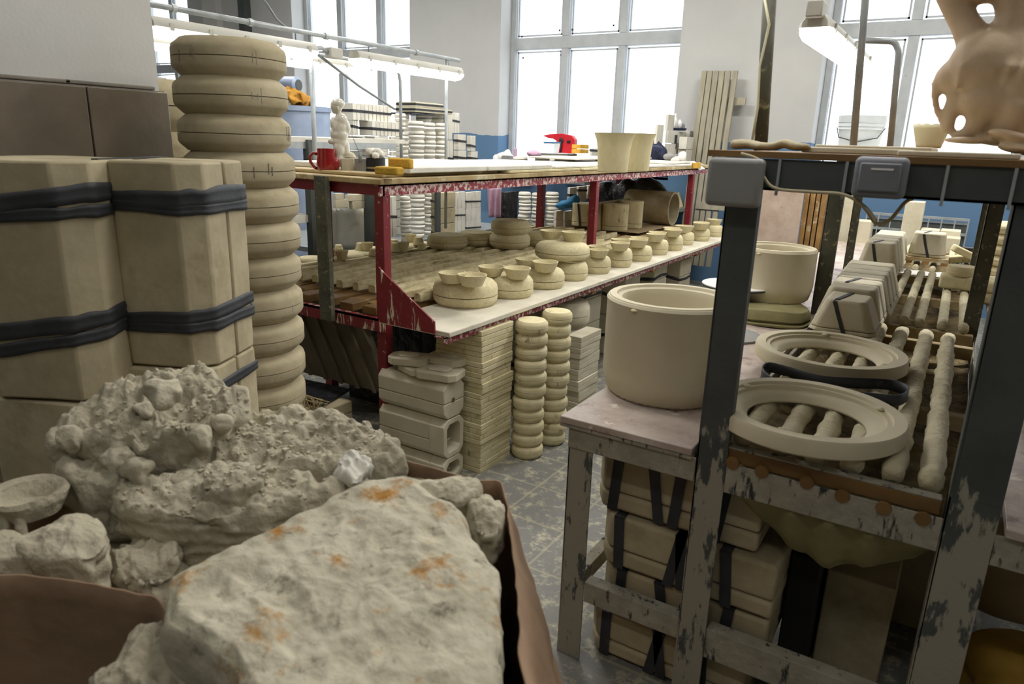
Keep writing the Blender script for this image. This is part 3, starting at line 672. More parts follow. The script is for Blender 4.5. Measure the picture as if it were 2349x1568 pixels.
slabstack('slab_mould',1322,972,1288,1366,8,.066,0,'plaster',lambda i,n:'small pale slab mould, %s in the stack right of the disc moulds'%ordn(i,n),'mould','small slab moulds right of the disc stacks',.008)
def discstack(cx,yb,w,n,h,mt,labf,group,jit=.004,z0=0,center=None,seed=60,np_=2):
    if center is None: c,R,dp=on(cx,yb,w,z0)
    else:
        c=Vector((center[0],center[1],z0)); dp=(c-CAM).dot(fw); R=w*dp/(2*F)
    ps=[disc_proto('s',R,h*.99,M[mt],seed=seed+k,n=28,notch=False) for k in range(np_)]; rr=random.Random(cx)
    for i in range(n):
        put(ps[i%np_],(c.x+rr.uniform(-jit,jit),c.y+rr.uniform(-jit,jit),z0+i*h),rr.uniform(0,6),labf(n-1-i,n),group)
    return c,R
discstack(1209,1056,72,11,.067,'plaster_y',lambda i,n:'disc mould, %s in the front disc stack under the worktop'%ordn(i,n),'front disc stack under the worktop')
discstack(1265,1026,66,11,.068,'plaster_y',lambda i,n:'disc mould, %s in the rear disc stack under the worktop'%ordn(i,n),'rear disc stack under the worktop')
# hollow block moulds
hc=pz(1018,1112,0); X1,Y1=hc.x,hc.y
Lh=tx(hc,(-1,0,0),872); Wh=tx(hc,(0,1,0),1062)
hts=[0,.125,.325,.51]
for i,(hollow) in enumerate((True,True,False)):
    z0=hts[i]; hh=hts[i+1]-z0-.004
    t=thing('block_mould',['hollow-ended block mould, lowest of three under the rack','hollow-ended block mould in the middle of three under the rack','solid-ended block mould with a round pour hole, topmost of three'][i],'mould',(X1,Y1,z0),0,'block moulds by the rack leg')
    ch=.03
    prof=[(ch,0),(Wh-ch,0),(Wh,ch),(Wh,hh-ch),(Wh-ch,hh),(ch,hh),(0,hh-ch),(0,ch)]
    # long body with chamfers, seam in the middle; the +X end shows
    for nm,z_a,z_b in (('lower_half',0,.44),('upper_half',.45,1)):
        m=MB()
        if nm=='lower_half': pr=[(ch,0),(Wh-ch,0),(Wh,ch),(Wh,hh*z_b),(0,hh*z_b),(0,ch)]
        else: pr=[(0,hh*z_a),(Wh,hh*z_a),(Wh,hh-ch),(Wh-ch,hh),(ch,hh),(0,hh-ch)]
        xe=-.0 if not hollow else -.09
        vs=[(-Lh,y,z) for y,z in pr]+[(xe,y,z) for y,z in pr]; n=len(pr)
        m.add(vs,[tuple(range(n-1,-1,-1)),tuple(range(n,2*n))]+[(k,(k+1)%n,n+(k+1)%n,n+k) for k in range(n)])
        wob(m,.002,7,i); m.build(nm,M['plaster'],t,bev=.005,local=True)
    if hollow:   # ring-shaped end
        outer=prof; q=.026; inner=[(min(max(y,q),Wh-q),min(max(z,q),hh-q)) for y,z in [(ch+q*.6,q),(Wh-ch-q*.6,q),(Wh-q,ch+q*.6),(Wh-q,hh-ch-q*.6),(Wh-ch-q*.6,hh-q),(ch+q*.6,hh-q),(q,hh-ch-q*.6),(q,ch+q*.6)]]
        m=MB(); vs=[]
        for x in (-.09,0): vs+=[(x,y,z) for y,z in outer]+[(x,y,z) for y,z in inner]
        fs=[]
        for k in range(8):
            j=(k+1)%8
            fs+=[(k,j,16+j,16+k),(8+k,8+j,24+j,24+k),(16+k,16+j,24+j,24+k),(k,j,8+j,8+k)]
        m.add(vs,fs); m.build('open_end',M['plaster'],t,bev=.003,local=True)
        MB().add([(-.085,.03,.03),(-.085,Wh-.03,.03),(-.02,Wh/2,hh*.45)],[(0,1,2)]).build('inner_ridge',M['plaster'],t,solid=.006,local=True)
    else:
        MB().tube([(-.004,Wh*.45,hh*.5),(.003,Wh*.45,hh*.5)],.011,20).build('pour_hole',mat('hole_shade',(104,94,70),None,4,.9,.1,20),t,local=True)
# lid plates on top of the blocks
def plate(cx,yf,w,d,th,z0,rz,lab):
    c=pz(cx,yf,z0); m=MB(); ch=.03
    m.prism([(-w/2+ch,-d/2),(w/2-ch,-d/2),(w/2,-d/2+ch),(w/2,d/2-ch),(w/2-ch,d/2),(-w/2+ch,d/2),(-w/2,d/2-ch),(-w/2,-d/2+ch)],0,th)
    t=thing('lid_plate',lab,'lid',(c.x,c.y+d/2,z0),rz,'lid plates on the block moulds')
    m.build('plate',M['plaster'],t,bev=.004,local=True)
    MB().prism([(x*.5,y*.5) for x,y in octo(w/2,d/2,ch)],th,th+.008).build('raised_centre',M['plaster'],t,bev=.003,local=True)
zt=.512
plate(985,872,.22,.16,.035,zt,.2,'lower right lid plate lying on the top block mould')
plate(935,858,.18,.15,.03,zt,-.3,'lower left round-cornered lid plate on the top block mould')
plate(1008,838,.2,.14,.035,zt+.037,.05,'upper right lid plate, on the other lids')
plate(920,838,.2,.13,.035,zt+.034,.35,'upper left lid plate, tilted beside the rack leg')
# stacked slabs and a leaning ribbed panel at the left end, a drum behind
c,a,b,hh,o=rbox('slab_mould',757,941,None,690,834,897,'plaster','x','mould') if False else (0,0,0,0,None)
def wblock(name,x0,x1,y0,y1,z0,z1,mt,lab,cat,group=None,bev=.005,seam=0,rz=0,wb=.002,kids=()):
    cx,cy=(x0+x1)/2,(y0+y1)/2; t=None
    m=MB().box((x0-cx,y0-cy,0),(x1-cx,y1-cy,z1-z0)); 
    if seam or kids:
        t=thing(name,lab,cat,(cx,cy,z0),rz,group); hh=z1-z0
        MB().box((x0-cx,y0-cy,0),(x1-cx,y1-cy,hh*seam-.0012)).build('lower_half',M[mt],t,bev=bev,local=True)
        MB().box((x0-cx,y0-cy,hh*seam+.0012),(x1-cx,y1-cy,hh)).build('upper_half',M[mt],t,bev=bev,local=True)
        return t
    o=wob(m,wb,5,cx).build(name,M[mt],bev=bev,local=True); o.location=(cx,cy,z0); o.rotation_euler=(0,0,rz); return tag(o,lab,cat,group)
cc=pz(760,1010,0)
wblock('slab_mould',-2.95,-2.5,2.2,2.45,0,.14,'plaster_o','broad slab mould on the floor left of the rack leg','mould','slabs left of the rack leg')
wblock('slab_mould',-2.98,-2.52,2.22,2.5,.142,.27,'plaster_o','slab mould with a seam, on the broad floor slab left of the rack leg','mould','slabs left of the rack leg',seam=.5)
tag(MB().obox((-2.98,2.28,.275),(.42,.05,-.0),(-.06,.26,.0),(0,0,.012)).build('black_sheet',M['blackbag'],bev=.002),'black glossy sheet lying over the slab mould left of the rack leg','sheet')
m=MB()
A=Vector((-3.25,2.62,.74)); B=Vector((-2.62,2.66,.30))
m.obox(A,(.62,.02,.0),(.02,.03,.0),(.25,-.02,-.44))
for k in range(5): m.obox(A+Vector((.06+k*.12,-.012,0)),(.018,.0,0),(0,.014,0),(.25,-.02,-.44))
tag(m.build('ribbed_panel',mat('brown_gray_board',(92,84,66),(108,98,78),5,.8,.4,40)),'dark ribbed board leaning under the left end of the rack','board')
m=MB(); rr=random.Random(5)
for k in range(26):
    x=-2.62+rr.uniform(-.1,.1); y=2.33+rr.uniform(-.03,.03)
    m.tube([(x,y,.30),(x+rr.uniform(-.05,.05),y-.04,.32),(x+rr.uniform(-.06,.06)+.02,y-.07,.24)],.003,5)
tag(m.build('straw_bundle',mat('straw',(150,134,96),(174,158,118),9,.9,.2,40)),'ragged bundle of pale straw on the black sheet left of the rack leg','straw',kind='stuff')
wblock('shade_block',-3.1,-2.5,3.05,3.6,0,.62,'blackbag','added dark block standing in for shade under the rack, behind the block moulds','crate')  # dark filler added so the gap behind the lids reads as shade
# more moulds further back under the worktop
bg_list=[(-2.35,3.45,.24,.2,.31,'tall pale mould'),(-2.3,3.95,.26,.24,.33,'tall block mould'),(-2.25,4.45,.3,.3,.36,'broad block mould'),(-2.2,5.05,.3,.3,.32,'square block mould'),(-2.2,5.65,.3,.3,.34,'big block mould'),(-2.2,6.3,.3,.3,.3,'far block mould')]
for i,(x,y,w,d,h_,nm) in enumerate(bg_list):
    for k in range(2):
        t=thing('block_mould','%s on the floor deep under the worktop, %s one of its pile'%(nm,'upper' if k else 'lower'),'mould',(x,y,k*(h_+.002)),0,'strapped block moulds deep under the worktop')
        wob(MB().box((-w/2,-d/2,0),(w/2,d/2,h_*.49)),.003,5,i).build('lower_half',M['plaster'],t,bev=.01,local=True)
        wob(MB().box((-w/2,-d/2,h_*.5),(w/2,d/2,h_)),.003,5,i).build('upper_half',M['plaster'],t,bev=.01,local=True)
        o=[(-w/2,-d/2),(w/2,-d/2),(w/2,d/2),(-w/2,d/2)]
        sheetband(o,h_*.5,.025,.003,.03*(1 if (i+k)%2 else -1),i).build('rubber_strap',M['strap'],t,smooth=True,local=True)
cc=pz(1390,905,0)
for k in range(4):
    t=thing('pot_mould','round pale mould %s in the pile behind the small slab stack'%ordn(3-k,4),'mould',(-1.98,3.82,k*.165),0,'round moulds behind the small slab stack')
    wob(MB().lathe(half_lo(.15,.163),32),.002,6,k).build('lower_half',M['plaster'],t,smooth='a',local=True)
    wob(MB().lathe(half_up(.15,.163),32),.002,6,k).build('upper_half',M['plaster'],t,smooth='a',local=True)
m=MB().lathe([(0,0),(.03,0),(.055,.03),(.05,.03),(.028,.006),(0,.006)],20,(0,0,0),caps=False); o=m.build('broken_bowl',M['plaster_w'],smooth='a'); o.location=(-1.96,3.78,.662); tag(o,'small chipped white bowl on the round moulds under the worktop','bowl')

# ================================================================ things standing on the rack's lower deck (right part)
def cylm(cx,yb,w,yt,z0,lab,strap=0,nf=20,flat=True,grp='strapped moulds on the rack deck'):
    c,R,dp=on(cx,yb,w,z0); fr=c-dH*R*.9; hh=ty(fr,(0,0,1),yt)
    t=thing('block_mould',lab,'mould',(c.x,c.y,z0),.3,grp)
    sh=[(R*math.copysign(abs(math.cos(a))**.6,math.cos(a)),R*.85*math.copysign(abs(math.sin(a))**.6,math.sin(a))) for a in [2*PI*k/nf for k in range(nf)]]
    wob(MB().prism(sh,0,hh*.16),.002,6,cx).build('base_half',M['plaster_y'],t,bev=.005,local=True)
    wob(MB().prism(sh,hh*.165,hh),.002,6,cx).build('main_half',M['plaster_y'],t,bev=.006,local=True)
    if strap:
        m=MB(); q=R*.2
        m.obox((-R*.35,-R*.87,0),(.018,0,0),(0,-.002,0),(-.03,0,hh)); m.build('rubber_strap',M['strap'],t,local=True)
    return t
zd=.80
MB_=None
for k,(x,y) in enumerate(((-2.75,4.62),(-2.6,4.95))):
    pass
pl=thing('pallet_slats','low dark wooden grid under the strapped moulds on the rack deck','pallet',(-2.75,5.0,.776))
for k in range(4): MB().box((-3.05+k*.17,4.75,.776),(-2.97+k*.17,6.0,.80)).build('slat',M['wood'],pl)
cylm(1348,520,66,468,.802,'square strapped mould on the rack deck, behind the raised disc mould',1)
cylm(1413,530,58,470,.802,'rounded mould on the rack deck left of the middle red post',0)
cylm(1450,524,52,462,.802,'rounded pale mould on the rack deck right of the middle red post',0)
for i,(cx,yb,w,yt) in enumerate(((1505,508,44,468),(1530,500,40,466),(1555,494,44,460),(1590,484,42,456))):
    c,R,dp=on(cx,yb,w,.80)
    t=thing('tilted_block','small pale block mould leaning back on the rack deck, %s'%['nearest of four','second of four','third of four','farthest of four'][i],'mould',(c.x,c.y,.80+R*.5),0,'leaning blocks on the rack deck')
    t.rotation_euler=(.0,-.5,.25)
    for k,(nm) in enumerate(('front_half','back_half')):
        MB().box((-R*.9+k*R*.9+.001,-R,.0),(-R*.9+(k+1)*R*.9,R,R*1.5)).build(nm,M['plaster_y'],t,bev=.003,local=True)
    MB().box((-R*.92,-R*1.01,R*.7),(R*.02,-R*1.0,R*.8)).build('seam_line',M['grout'],t,local=True)
c=pz(1500,500,.8)
tag(MB().obox((-2.75,6.2,.802),(.02,.9,0),(.25,.0,.0),(.0,.0,.0)).obox((-2.9,6.0,.8),(0,.9,0),(.015,0,0),(-.02,0,.26)).build('cardboard_sheet',M['card']),'brown cardboard sheet standing behind the leaning blocks on the rack deck','cardboard')
t=thing('plaster_drum','large plaster-spotted drum lying at the far end of the rack deck','drum',(-2.75,7.1,.8))
m=MB(); m.lathe([(.15,0),(.17,0),(.17,.5),(.15,.5),(.15,0)],32,caps=False); 
o=m.build('drum_shell',M['plaster_o'],t,smooth='a',local=True); o.rotation_euler=(0,PI/2,0); o.location=(-.25,0,.172)
for k,(px_,py_) in enumerate(((1293,535),)):
    pass
# white box moulds with blue cloth behind the raised disc, on the deck
def bundle(name,xc,X0,xl,xr,yb,yt,n,mt,lab,group,strap=0,vert=True,seams=1,cat='mould',z0=None,sw=.02):
    """bundle of n slabs side by side (along Y) held by an optional strap; corner column xc on the plane x=X0"""
    c=pX(xc,(yb+yt)/2,X0)
    zb_=c.z+ty(c,(0,0,1),yb) if z0 is None else z0
    zt_=c.z+ty(c,(0,0,1),yt); c.z=zb_
    a=max(.03,tx(c,(-1,0,0),xl)); b=max(.03,tx(c,(0,1,0),xr)); hh=zt_-zb_
    global LASTB
    t=thing(name,lab,cat,(c.x,c.y,zb_),0,group); LASTB=t
    m=MB(); g=.0025
    if vert:
        for k in range(n): MB().box((-a,b*k/n+g,0),(0,b*(k+1)/n-g,hh)).build('slab',M[mt],t,bev=.002,local=True,seg=1)
    else:
        for k in range(n): MB().box((-a,0,hh*k/n+g),(0,b,hh*(k+1)/n-g)).build('slab',M[mt],t,bev=.002,local=True,seg=1)
    if strap:
        o=[(-a,0),(0,0),(0,b),(-a,b)]; mm=MB(); N_=4; q=.002
        zc=hh*strap
        mm.add([(-a-q,-q,zc),(q,-q,zc-.004),(q,b+q,zc-.012),(-a-q,b+q,zc),(-a-q,-q,zc+sw),(q,-q,zc+sw),(q,b+q,zc+sw-.012),(-a-q,b+q,zc+sw)],[(0,1,5,4),(1,2,6,5),(2,3,7,6),(3,0,4,7)])
        mm.build('rubber_strap',M['strap'],t,local=True,solid=.002)
    return (c.x,c.y,zb_,a,b,hh)
# ================================================================ light rigs over the benches
def fixture(name,p,q,lab,group,tilt=0,lit=True,e=16):
    """vapour-tight twin-tube lamp from p to q (world, centre of the housing)"""
    p,q=Vector(p),Vector(q); d=(q-p); L_=d.length; d.normalize(); s=d.cross(Vector((0,0,1))).normalized(); u=s.cross(d)
    t=thing(name,lab,'light',tuple(p),0,group)
    w=.065
    def sec(a,hw,z): return [p+d*a-s*hw+u*z,p+d*a+s*hw+u*z]
    m=MB(); rows=[]
    for a,k in ((0,.75),(.03,1),(L_-.03,1),(L_,.75)):
        rows.append([p+d*a+s*(w*x*k)+u*z for x,z in ((-1,0),(-.95,.02),(-.6,.045),(.6,.045),(.95,.02),(1,0))])
    m.sheet(rows); m.add(rows[0],[(0,1,2,3,4,5)]); m.add(rows[-1],[(5,4,3,2,1,0)]); m.build('housing',M['body'],t,smooth='a')
    m=MB(); rows=[]
    for a,k in ((.005,.6),(.04,1),(L_-.04,1),(L_-.005,.6)):
        rows.append([p+d*a+s*(w*x*.94*(.8+.2*k))+u*(z*k) for x,z in ((-1,0),(-.97,-.025),(-.75,-.045),(0,-.052),(.75,-.045),(.97,-.025),(1,0))])
    m.sheet(rows); m.add(rows[0],[(0,1,2,3,4,5,6)]); m.add(rows[-1],[(6,5,4,3,2,1,0)]); m.build('diffuser',M['tube'],t,smooth='a')
    n=5
    for k in range(n):
        a=.08+(L_-.16)*k/(n-1)
        for sg in (-1,1): MB().bar(p+d*a+s*(w*1.0*sg)+u*-.012,p+d*a+s*(w*1.0*sg)+u*.02,.012,.022,d).build('clip',M['body'],t)
    for k in (.12,.88):
        MB().tube([p+d*L_*k+u*.04,p+d*L_*k+u*.085],.004,6).build('hanger',M['steel'],t)
    return t
zR=2.17
A=pz(278,5,zR); B=pz(1075,138,zR); xr=(A.x+B.x)/2
rig=thing('pipe_gantry','galvanised pipe frame carrying two long lamps over the bench behind the rack','frame',(xr,3.7,.9))
MB().tube([(xr,1.3,zR),(xr,B.y,zR)],.014,10).build('rail_pipe',M['glv'],rig,smooth=True)
y1=A.y
pp1=pX(712,115,xr); MB().tube([(xr,pp1.y,zR-.014),(xr,pp1.y,.91)],.014,10).build('leg_pipe',M['glv'],rig,smooth=True)
pp2=pX(1024,160,xr); MB().tube([(xr,pp2.y,zR-.014),(xr,pp2.y,.91)],.012,10).build('leg_pipe',M['glv'],rig,smooth=True)
for yy in (2.3,2.75,3.3,4.15): MB().lathe([(.017,-.012),(.02,-.012),(.02,.012),(.017,.012)],12,(0,0,0)).build('pipe_joint',M['glv'],rig,local=True).matrix_local=Matrix.Translation((0,yy-3.7,zR-.9))@Matrix.Rotation(PI/2,4,'X')
zF=zR-.10
def fixp(x,y): 
    q=pX(x,y,xr); return Vector((xr,q.y,zF))
f1a,f1b=fixp(338,40),fixp(716,106); fixture('lamp_fixture',f1a,f1b,'long lit lamp under the front pipe, passing behind the tall disc stack','bench lamps')
f2a,f2b=fixp(812,124),fixp(1052,155); fixture('lamp_fixture',f2a,f2b,'long lit lamp under the far end of the front pipe','bench lamps')
jb=thing('junction_box','small grey junction box between the two front lamps','box',(xr,(f1b.y+f2a.y)/2,zR-.09))
MB().obox((-.03,-.05,-.03),(.06,0,0),(0,.1,0),(0,0,.06)).build('box',M['body'],jb,bev=.006,local=True)
MB().tube([(0,-.05,.0),(0,-.1,.02),(0,-.16,.01),(0,-.2,-.03)],.012,8).build('conduit',M['glv'],jb,smooth=True,local=True)
# slack cable crossing
m=MB(); a=pX(600,0,xr+.0); b=pX(668,72,xr); m.tube([a+Vector((0,0,.02)),a.lerp(b,.5)-Vector((0,0,.02)),b],.007,8); tag(m.build('cable',M['steel'],smooth=True),'grey cable running down to the front lamp pipe at top left','cable')
m=MB(); a=pX(716,115,xr+.02); bb=pX(905,250,-3.9); m.tube([a,a.lerp(bb,.5)-Vector((0,0,.015)),bb],.009,8); tag(m.build('cable',M['steel'],smooth=True),'grey cable slanting down from the junction box to the mould piles','cable')
# second pipe with its hooked end and lamp, third pipe far left
x2=-4.35
a=pX(560,112,x2); b=pX(895,150,x2); c=pX(918,160,x2); zz=b.z
m=MB(); m.tube([(x2,1.6,zz),(x2,b.y-.15,zz),(x2,b.y,zz-.01),(x2,c.y-.02,zz-.05),(x2,c.y,zz-.12),(x2,c.y,.75)],.014,10)
fr2=thing('pipe_gantry','galvanised pipe frame with a bent end, behind the front lamps','frame',(x2,b.y,.75)); m.build('bent_pipe',M['glv'],fr2,smooth=True)
fa=pX(560,140,x2); fb=pX(853,165,x2); fixture('lamp_fixture',(x2,fa.y,fb.z+.01),(x2,fb.y,fb.z+.01),'lit lamp under the bent pipe, behind the tall disc stack top','bench lamps')
x3=-5.2
a=pX(277,72,x3); b=pX(414,90,x3)
fr3=thing('pipe_gantry','far pipe with lamp seen between pillar and tall disc stack','frame',(x3,a.y,a.z)); MB().tube([(x3,a.y-1.2,a.z),(x3,b.y,b.z)],.014,10).build('rail_pipe',M['glv'],fr3,smooth=True)
a=pX(285,90,x3); b=pX(420,112,x3); fixture('lamp_fixture',(x3,a.y-.6,a.z),(x3,b.y,a.z),'lit lamp seen between pillar and tall disc stack','bench lamps')
x4=-7.0
a=pX(288,174,x4); b=pX(380,181,x4)
fr4=thing('pipe_gantry','farthest thin pipe with a hooked lamp, low beside the pillar','frame',(x4,a.y,a.z)); MB().tube([(x4,a.y-1.2,a.z),(x4,b.y,b.z)],.014,10).build('rail_pipe',M['glv'],fr4,smooth=True)
a=pX(288,186,x4); b=pX(350,190,x4); fixture('lamp_fixture',(x4,a.y-.8,a.z-.02),(x4,b.y,a.z-.02),'farthest lit lamp, low beside the pillar edge','bench lamps')
# vertical duct channels on the far wall
struct(MB().box((-10.75,8.36,0),(-10.6,8.5,4.5)).build('wall_conduit',M['gray']))

# ================================================================ grey bench with mould piles behind the rack
bn=thing('steel_bench','grey steel bench behind the red rack, carrying piled moulds','bench',(-4.8,5.5,0))
MB().box((-5.6,4.2,.62),(-4.3,6.9,.66)).build('bench_top',M['steel'],bn)
for x,y in ((-4.35,4.25),(-4.35,6.85),(-5.5,4.25),(-5.5,6.85)): MB().box((x-.03,y-.03,0),(x+.03,y+.03,.62)).build('leg',M['steel'],bn)
q=pX(1008,490,-4.25); MB().box((-4.28,q.y-.04,.0),(-4.25,q.y+.02,1.33)).build('upright',M['gray'],bn)
g='piled moulds behind the rack'
ZB=.66
def pile(xc,X0,xl,xr,levels,base_y,lab,mt='plaster_w',n=4,vert=True):
    """levels: list of (ybottom,ytop,strap) in image rows above the shelf; the first reaches the bench"""
    c=pX(xc,380,X0); z=ZB
    zs=[c.z+ty(c,(0,0,1),y) for y in levels]      # boundaries from top to bottom
    zs=zs+[]
    return c,zs
# each block: corner column, plane, left, right, y_bottom, y_top, slices, strap, label
blk=[
 (809,-4.75,781,898,275,236,10,.5,'top row of upright slabs bound by a black strap, highest on the pile',1),
 (810,-4.76,785,823,310,276,3,.55,'short strapped bundle under the left end of the top slab row',1),
 (854,-4.70,824,924,311,277,8,.42,'strapped row of upright slabs, second row of the pile',1),
 (833,-4.74,796,832,335,312,2,0,'pair of flat slabs at the left of the third row',0),
 (860,-4.70,833,891,335,312,2,0,'pair of flat slabs in the middle of the third row',0),
 (898,-4.66,893,925,335,313,2,0,'pair of flat slabs at the right of the third row',0),
 (860,-4.70,800,891,358,336,2,0,'pair of flat slabs in the middle of the fourth row',0),
 (898,-4.66,893,925,358,336,2,0,'pair of flat slabs at the right of the fourth row',0),
 (860,-4.70,800,891,380,359,2,0,'pair of flat slabs in the middle of the fifth row',0),
 (898,-4.66,893,926,380,359,2,0,'pair of flat slabs at the right of the fifth row',0),
 (860,-4.70,800,926,None,381,8,0,'tall base block of flat slabs under the slab pile',0),
]
for xc,X0,xl,xr,yb,yt,n,st,l,v in blk:
    bundle('slab_bundle',xc,X0,xl,xr,yb or 500,yt,n,'plaster_w',l,g,st,bool(v),z0=ZB if yb is None else None)
# disc columns
def dcol(cx,X0,w,yts,mt,nm,grp,zbase=ZB,n=24):
    """column of discs: yts = image rows of joints from top to bottom, continued evenly down to the bench"""
    c=pX(cx,yts[0],X0); zs=[c.z+ty(c,(0,0,1),y) for y in yts]
    dp=(Vector((c.x,c.y,zs[0]))-CAM).dot(fw); R=w*dp/(2*F)
    h=(zs[0]-zs[-1])/(len(zs)-1)
    k=max(1,round((zs[-1]-zbase)/h)); hh=(zs[-1]-zbase)/k
    hs=[(zs[i+1],zs[i]-zs[i+1]) for i in range(len(zs)-1)]+[(zs[-1]-hh*(i+1),hh) for i in range(k)]
    for p_ in range(1): proto=disc_proto('c',R,1.0,M[mt],seed=int(cx),n=n,notch=False)
    N_=len(hs)
    for i,(zb_,h_) in enumerate(hs):
        put(proto,(c.x+.003*((i*7)%3-1),c.y+.003*((i*5)%3-1),zb_),i,'disc, %s in the %s'%(ordn(i,N_) if i<16 else 'lowest',nm),grp,(1,1,h_*.99))
dcol(955,-4.45,37,[277,299,320,341,362,383],'plaster_w','left front disc column behind the sponges','left front disc column')
dcol(985,-4.5,29,[281,301,321,341,362,381],'plaster_w','middle disc column behind the sponges','middle disc column')
dcol(1012,-4.5,27,[282,301,322,342,362,382],'plaster_w','right disc column behind the sponges','right disc column')
dcol(923,-4.75,34,[260,280,301,322,343,364],'plaster_w','back left disc column','back left disc column')
dcol(973,-4.75,36,[260,280,301],'plaster_w','back middle disc column','back middle disc column')
dcol(1003,-4.8,34,[261,281,302],'plaster_w','back right disc column','back right disc column')
# black plates on the columns and flat strapped moulds on them
q=pX(960,262,-4.6)
for i,(xl_,xr_,yb,yt,l) in enumerate(((953,1037,257,245,'lower long strapped mould on top of the disc columns'),(954,1017,245,233,'short strapped mould, topmost on the disc columns'))):
    c=pX(xl_,yb,-4.62); z0=c.z; a=tx(c,(0,1,0),xr_); hh=ty(c,(0,0,1),yt)
    t=thing('flat_mould',l,'mould',(c.x,c.y,z0),0,'flat moulds on the disc columns')
    MB().box((-.25,0,0),(0,a,hh*.46)).build('lower_half',M['plaster'],t,bev=.004,local=True)
    MB().box((-.25,0,hh*.5),(0,a,hh)).build('upper_half',M['plaster'],t,bev=.004,local=True)
    MB().box((-.252,-.002,hh*.35),(.003,a+.002,hh*.72)).build('rubber_strap',M['strap'],t,local=True)
c=pX(943,260,-4.62); a=tx(c,(0,1,0),1000)
tag(MB().box((c.x-.3,c.y,c.z-.006),(c.x+.01,c.y+a,c.z+.008)).build('black_board',M['blackbag']),'thin black board under the flat moulds on the disc columns','board')
blk2=[
 (1020,-4.72,1016,1038,320,258,2,.0,'tall white block column right of the disc columns, upper part',1),
 (1037,-4.85,1032,1054,305,258,3,.58,'tall strapped block behind the disc columns, upper right',1),
 (1023,-4.62,1022,1040,382,322,2,.3,'white strapped block right of the right disc column',1),
 (1051,-4.55,1040,1069,344,308,1,.55,'upper strapped block of the pair before the blue wall',1),
 (1051,-4.55,1040,1070,380,345,1,.5,'lower strapped block of the pair before the blue wall',1),
 (1080,-4.5,1070,1091,346,311,1,.3,'upper block with a slanting strap at the right end of the pile',1),
 (1081,-4.5,1071,1096,381,347,1,.5,'lower strapped block at the right end of the pile',1),
]
for xc,X0,xl,xr,yb,yt,n,st,l,v in blk2: bundle('block_bundle',xc,X0,xl,xr,yb,yt,n,'plaster_w',l,g,st,bool(v))
# the part of the pile seen through the rack, below the upper shelf
def grid(xs,ys,X0,lab,st,n=2,mt='plaster_w',split=None):
    for i in range(len(ys)-1):
        for k in range(len(xs)-1):
            bundle('block_bundle',xs[k]+(xs[k+1]-xs[k])*.06,X0,xs[k]-2,xs[k+1]-1,ys[i+1],ys[i],n,mt,lab%(['top','second','third','bottom'][i],['left','second','third','right'][k]),'blocks seen under the upper shelf',st if (i+k)%2==0 else 0,True,sw=.014)
grid([1014,1039,1068,1104],[441,478,506,536],-4.42,'white strapped block seen under the shelf, %s row, %s column',.4,3)
for i,(y0,y1) in enumerate(((443,480),(480,516),(516,552))):
    c=pX(1006,(y0+y1)/2,-4.36); zt_=c.z+ty(c,(0,0,1),y0); zb_=c.z+ty(c,(0,0,1),y1-1)
    for j,(xl_,xr_) in enumerate(((938,958),(959,1003))):
        a0=-tx(c,(-1,0,0),xr_); a1=-tx(c,(-1,0,0),xl_)
        t=thing('slab_bundle','dark-strapped long mould left of the grey upright, %s row, %s'%(['top','middle','bottom'][i],['left','right'][j]),'mould',(c.x+a1,c.y,zb_),0,'long moulds left of the grey upright')
        MB().box((0,0,0),(a0-a1,.3,zt_-zb_)).build('block',M['plaster_o'],t,bev=.004,local=True)
        MB().obox((-.002,-.002,(zt_-zb_)*.55),(a0-a1+.002,0,-.03),(0,-.002,0),(0,0,.02)).build('rubber_strap',M['strap'],t,local=True)
dcol(930,-3.95,24,[450,468,486,505,524,543],'plaster_w','narrow column right of the red corner post','narrow disc column',zbase=.70)
bundle('block_bundle',888,-3.9,880,911,545,452,2,'plaster_w','upright white strapped block right of the red corner post',g,.5)
# right part: bench under the middle window
b2=thing('window_bench','low bench in front of the middle window, piled with disc moulds and boxes','bench',(-4.0,7.6,0))
MB().box((-4.5,6.95,.62),(-3.46,8.3,.66)).build('bench_top',M['steel'],b2)
MB().box((-4.5,6.95,1.16),(-3.46,8.45,1.2)).build('bench_shelf',M['steel'],b2)
wblock('white_crate',-4.65,-4.2,7.95,8.4,1.2,1.44,'plaster_w','white block under the red plastic shell before the window','block')
for x,y in ((-4.45,7.0),(-3.5,7.0),(-4.45,8.25),(-3.5,8.25)): MB().box((x-.03,y-.03,0),(x+.03,y+.03,.62)).build('leg',M['steel'],b2)
dcol(1193+12,-4.0,29,[440,457,474,491,508,525],'plaster_w','left disc column under the shelf','left column under the shelf')
dcol(1236,-3.95,30,[442,458,475,492,509,526],'plaster_w','column under the shelf behind the red post','second column under the shelf')
dcol(1268,-3.85,31,[440,456,473,491,508,525],'plaster_w','third disc column under the shelf','third column under the shelf')
dcol(1245,-4.05,34,[358,372,386,400],'plaster_w','disc column carrying the white tray, left','tray column left',zbase=1.2)
dcol(1290,-3.9,34,[358,372,386,400],'plaster_w','disc column carrying the white tray, right','tray column right',zbase=1.2)
dcol(1268,-3.7,32,[375,388,402],'plaster_w','short disc column in front of the tray columns','short tray column',zbase=1.2)
dcol(1195,-4.25,33,[359,376,392],'plaster_w','low disc column left of the tray columns','low column left of the tray',zbase=1.2)
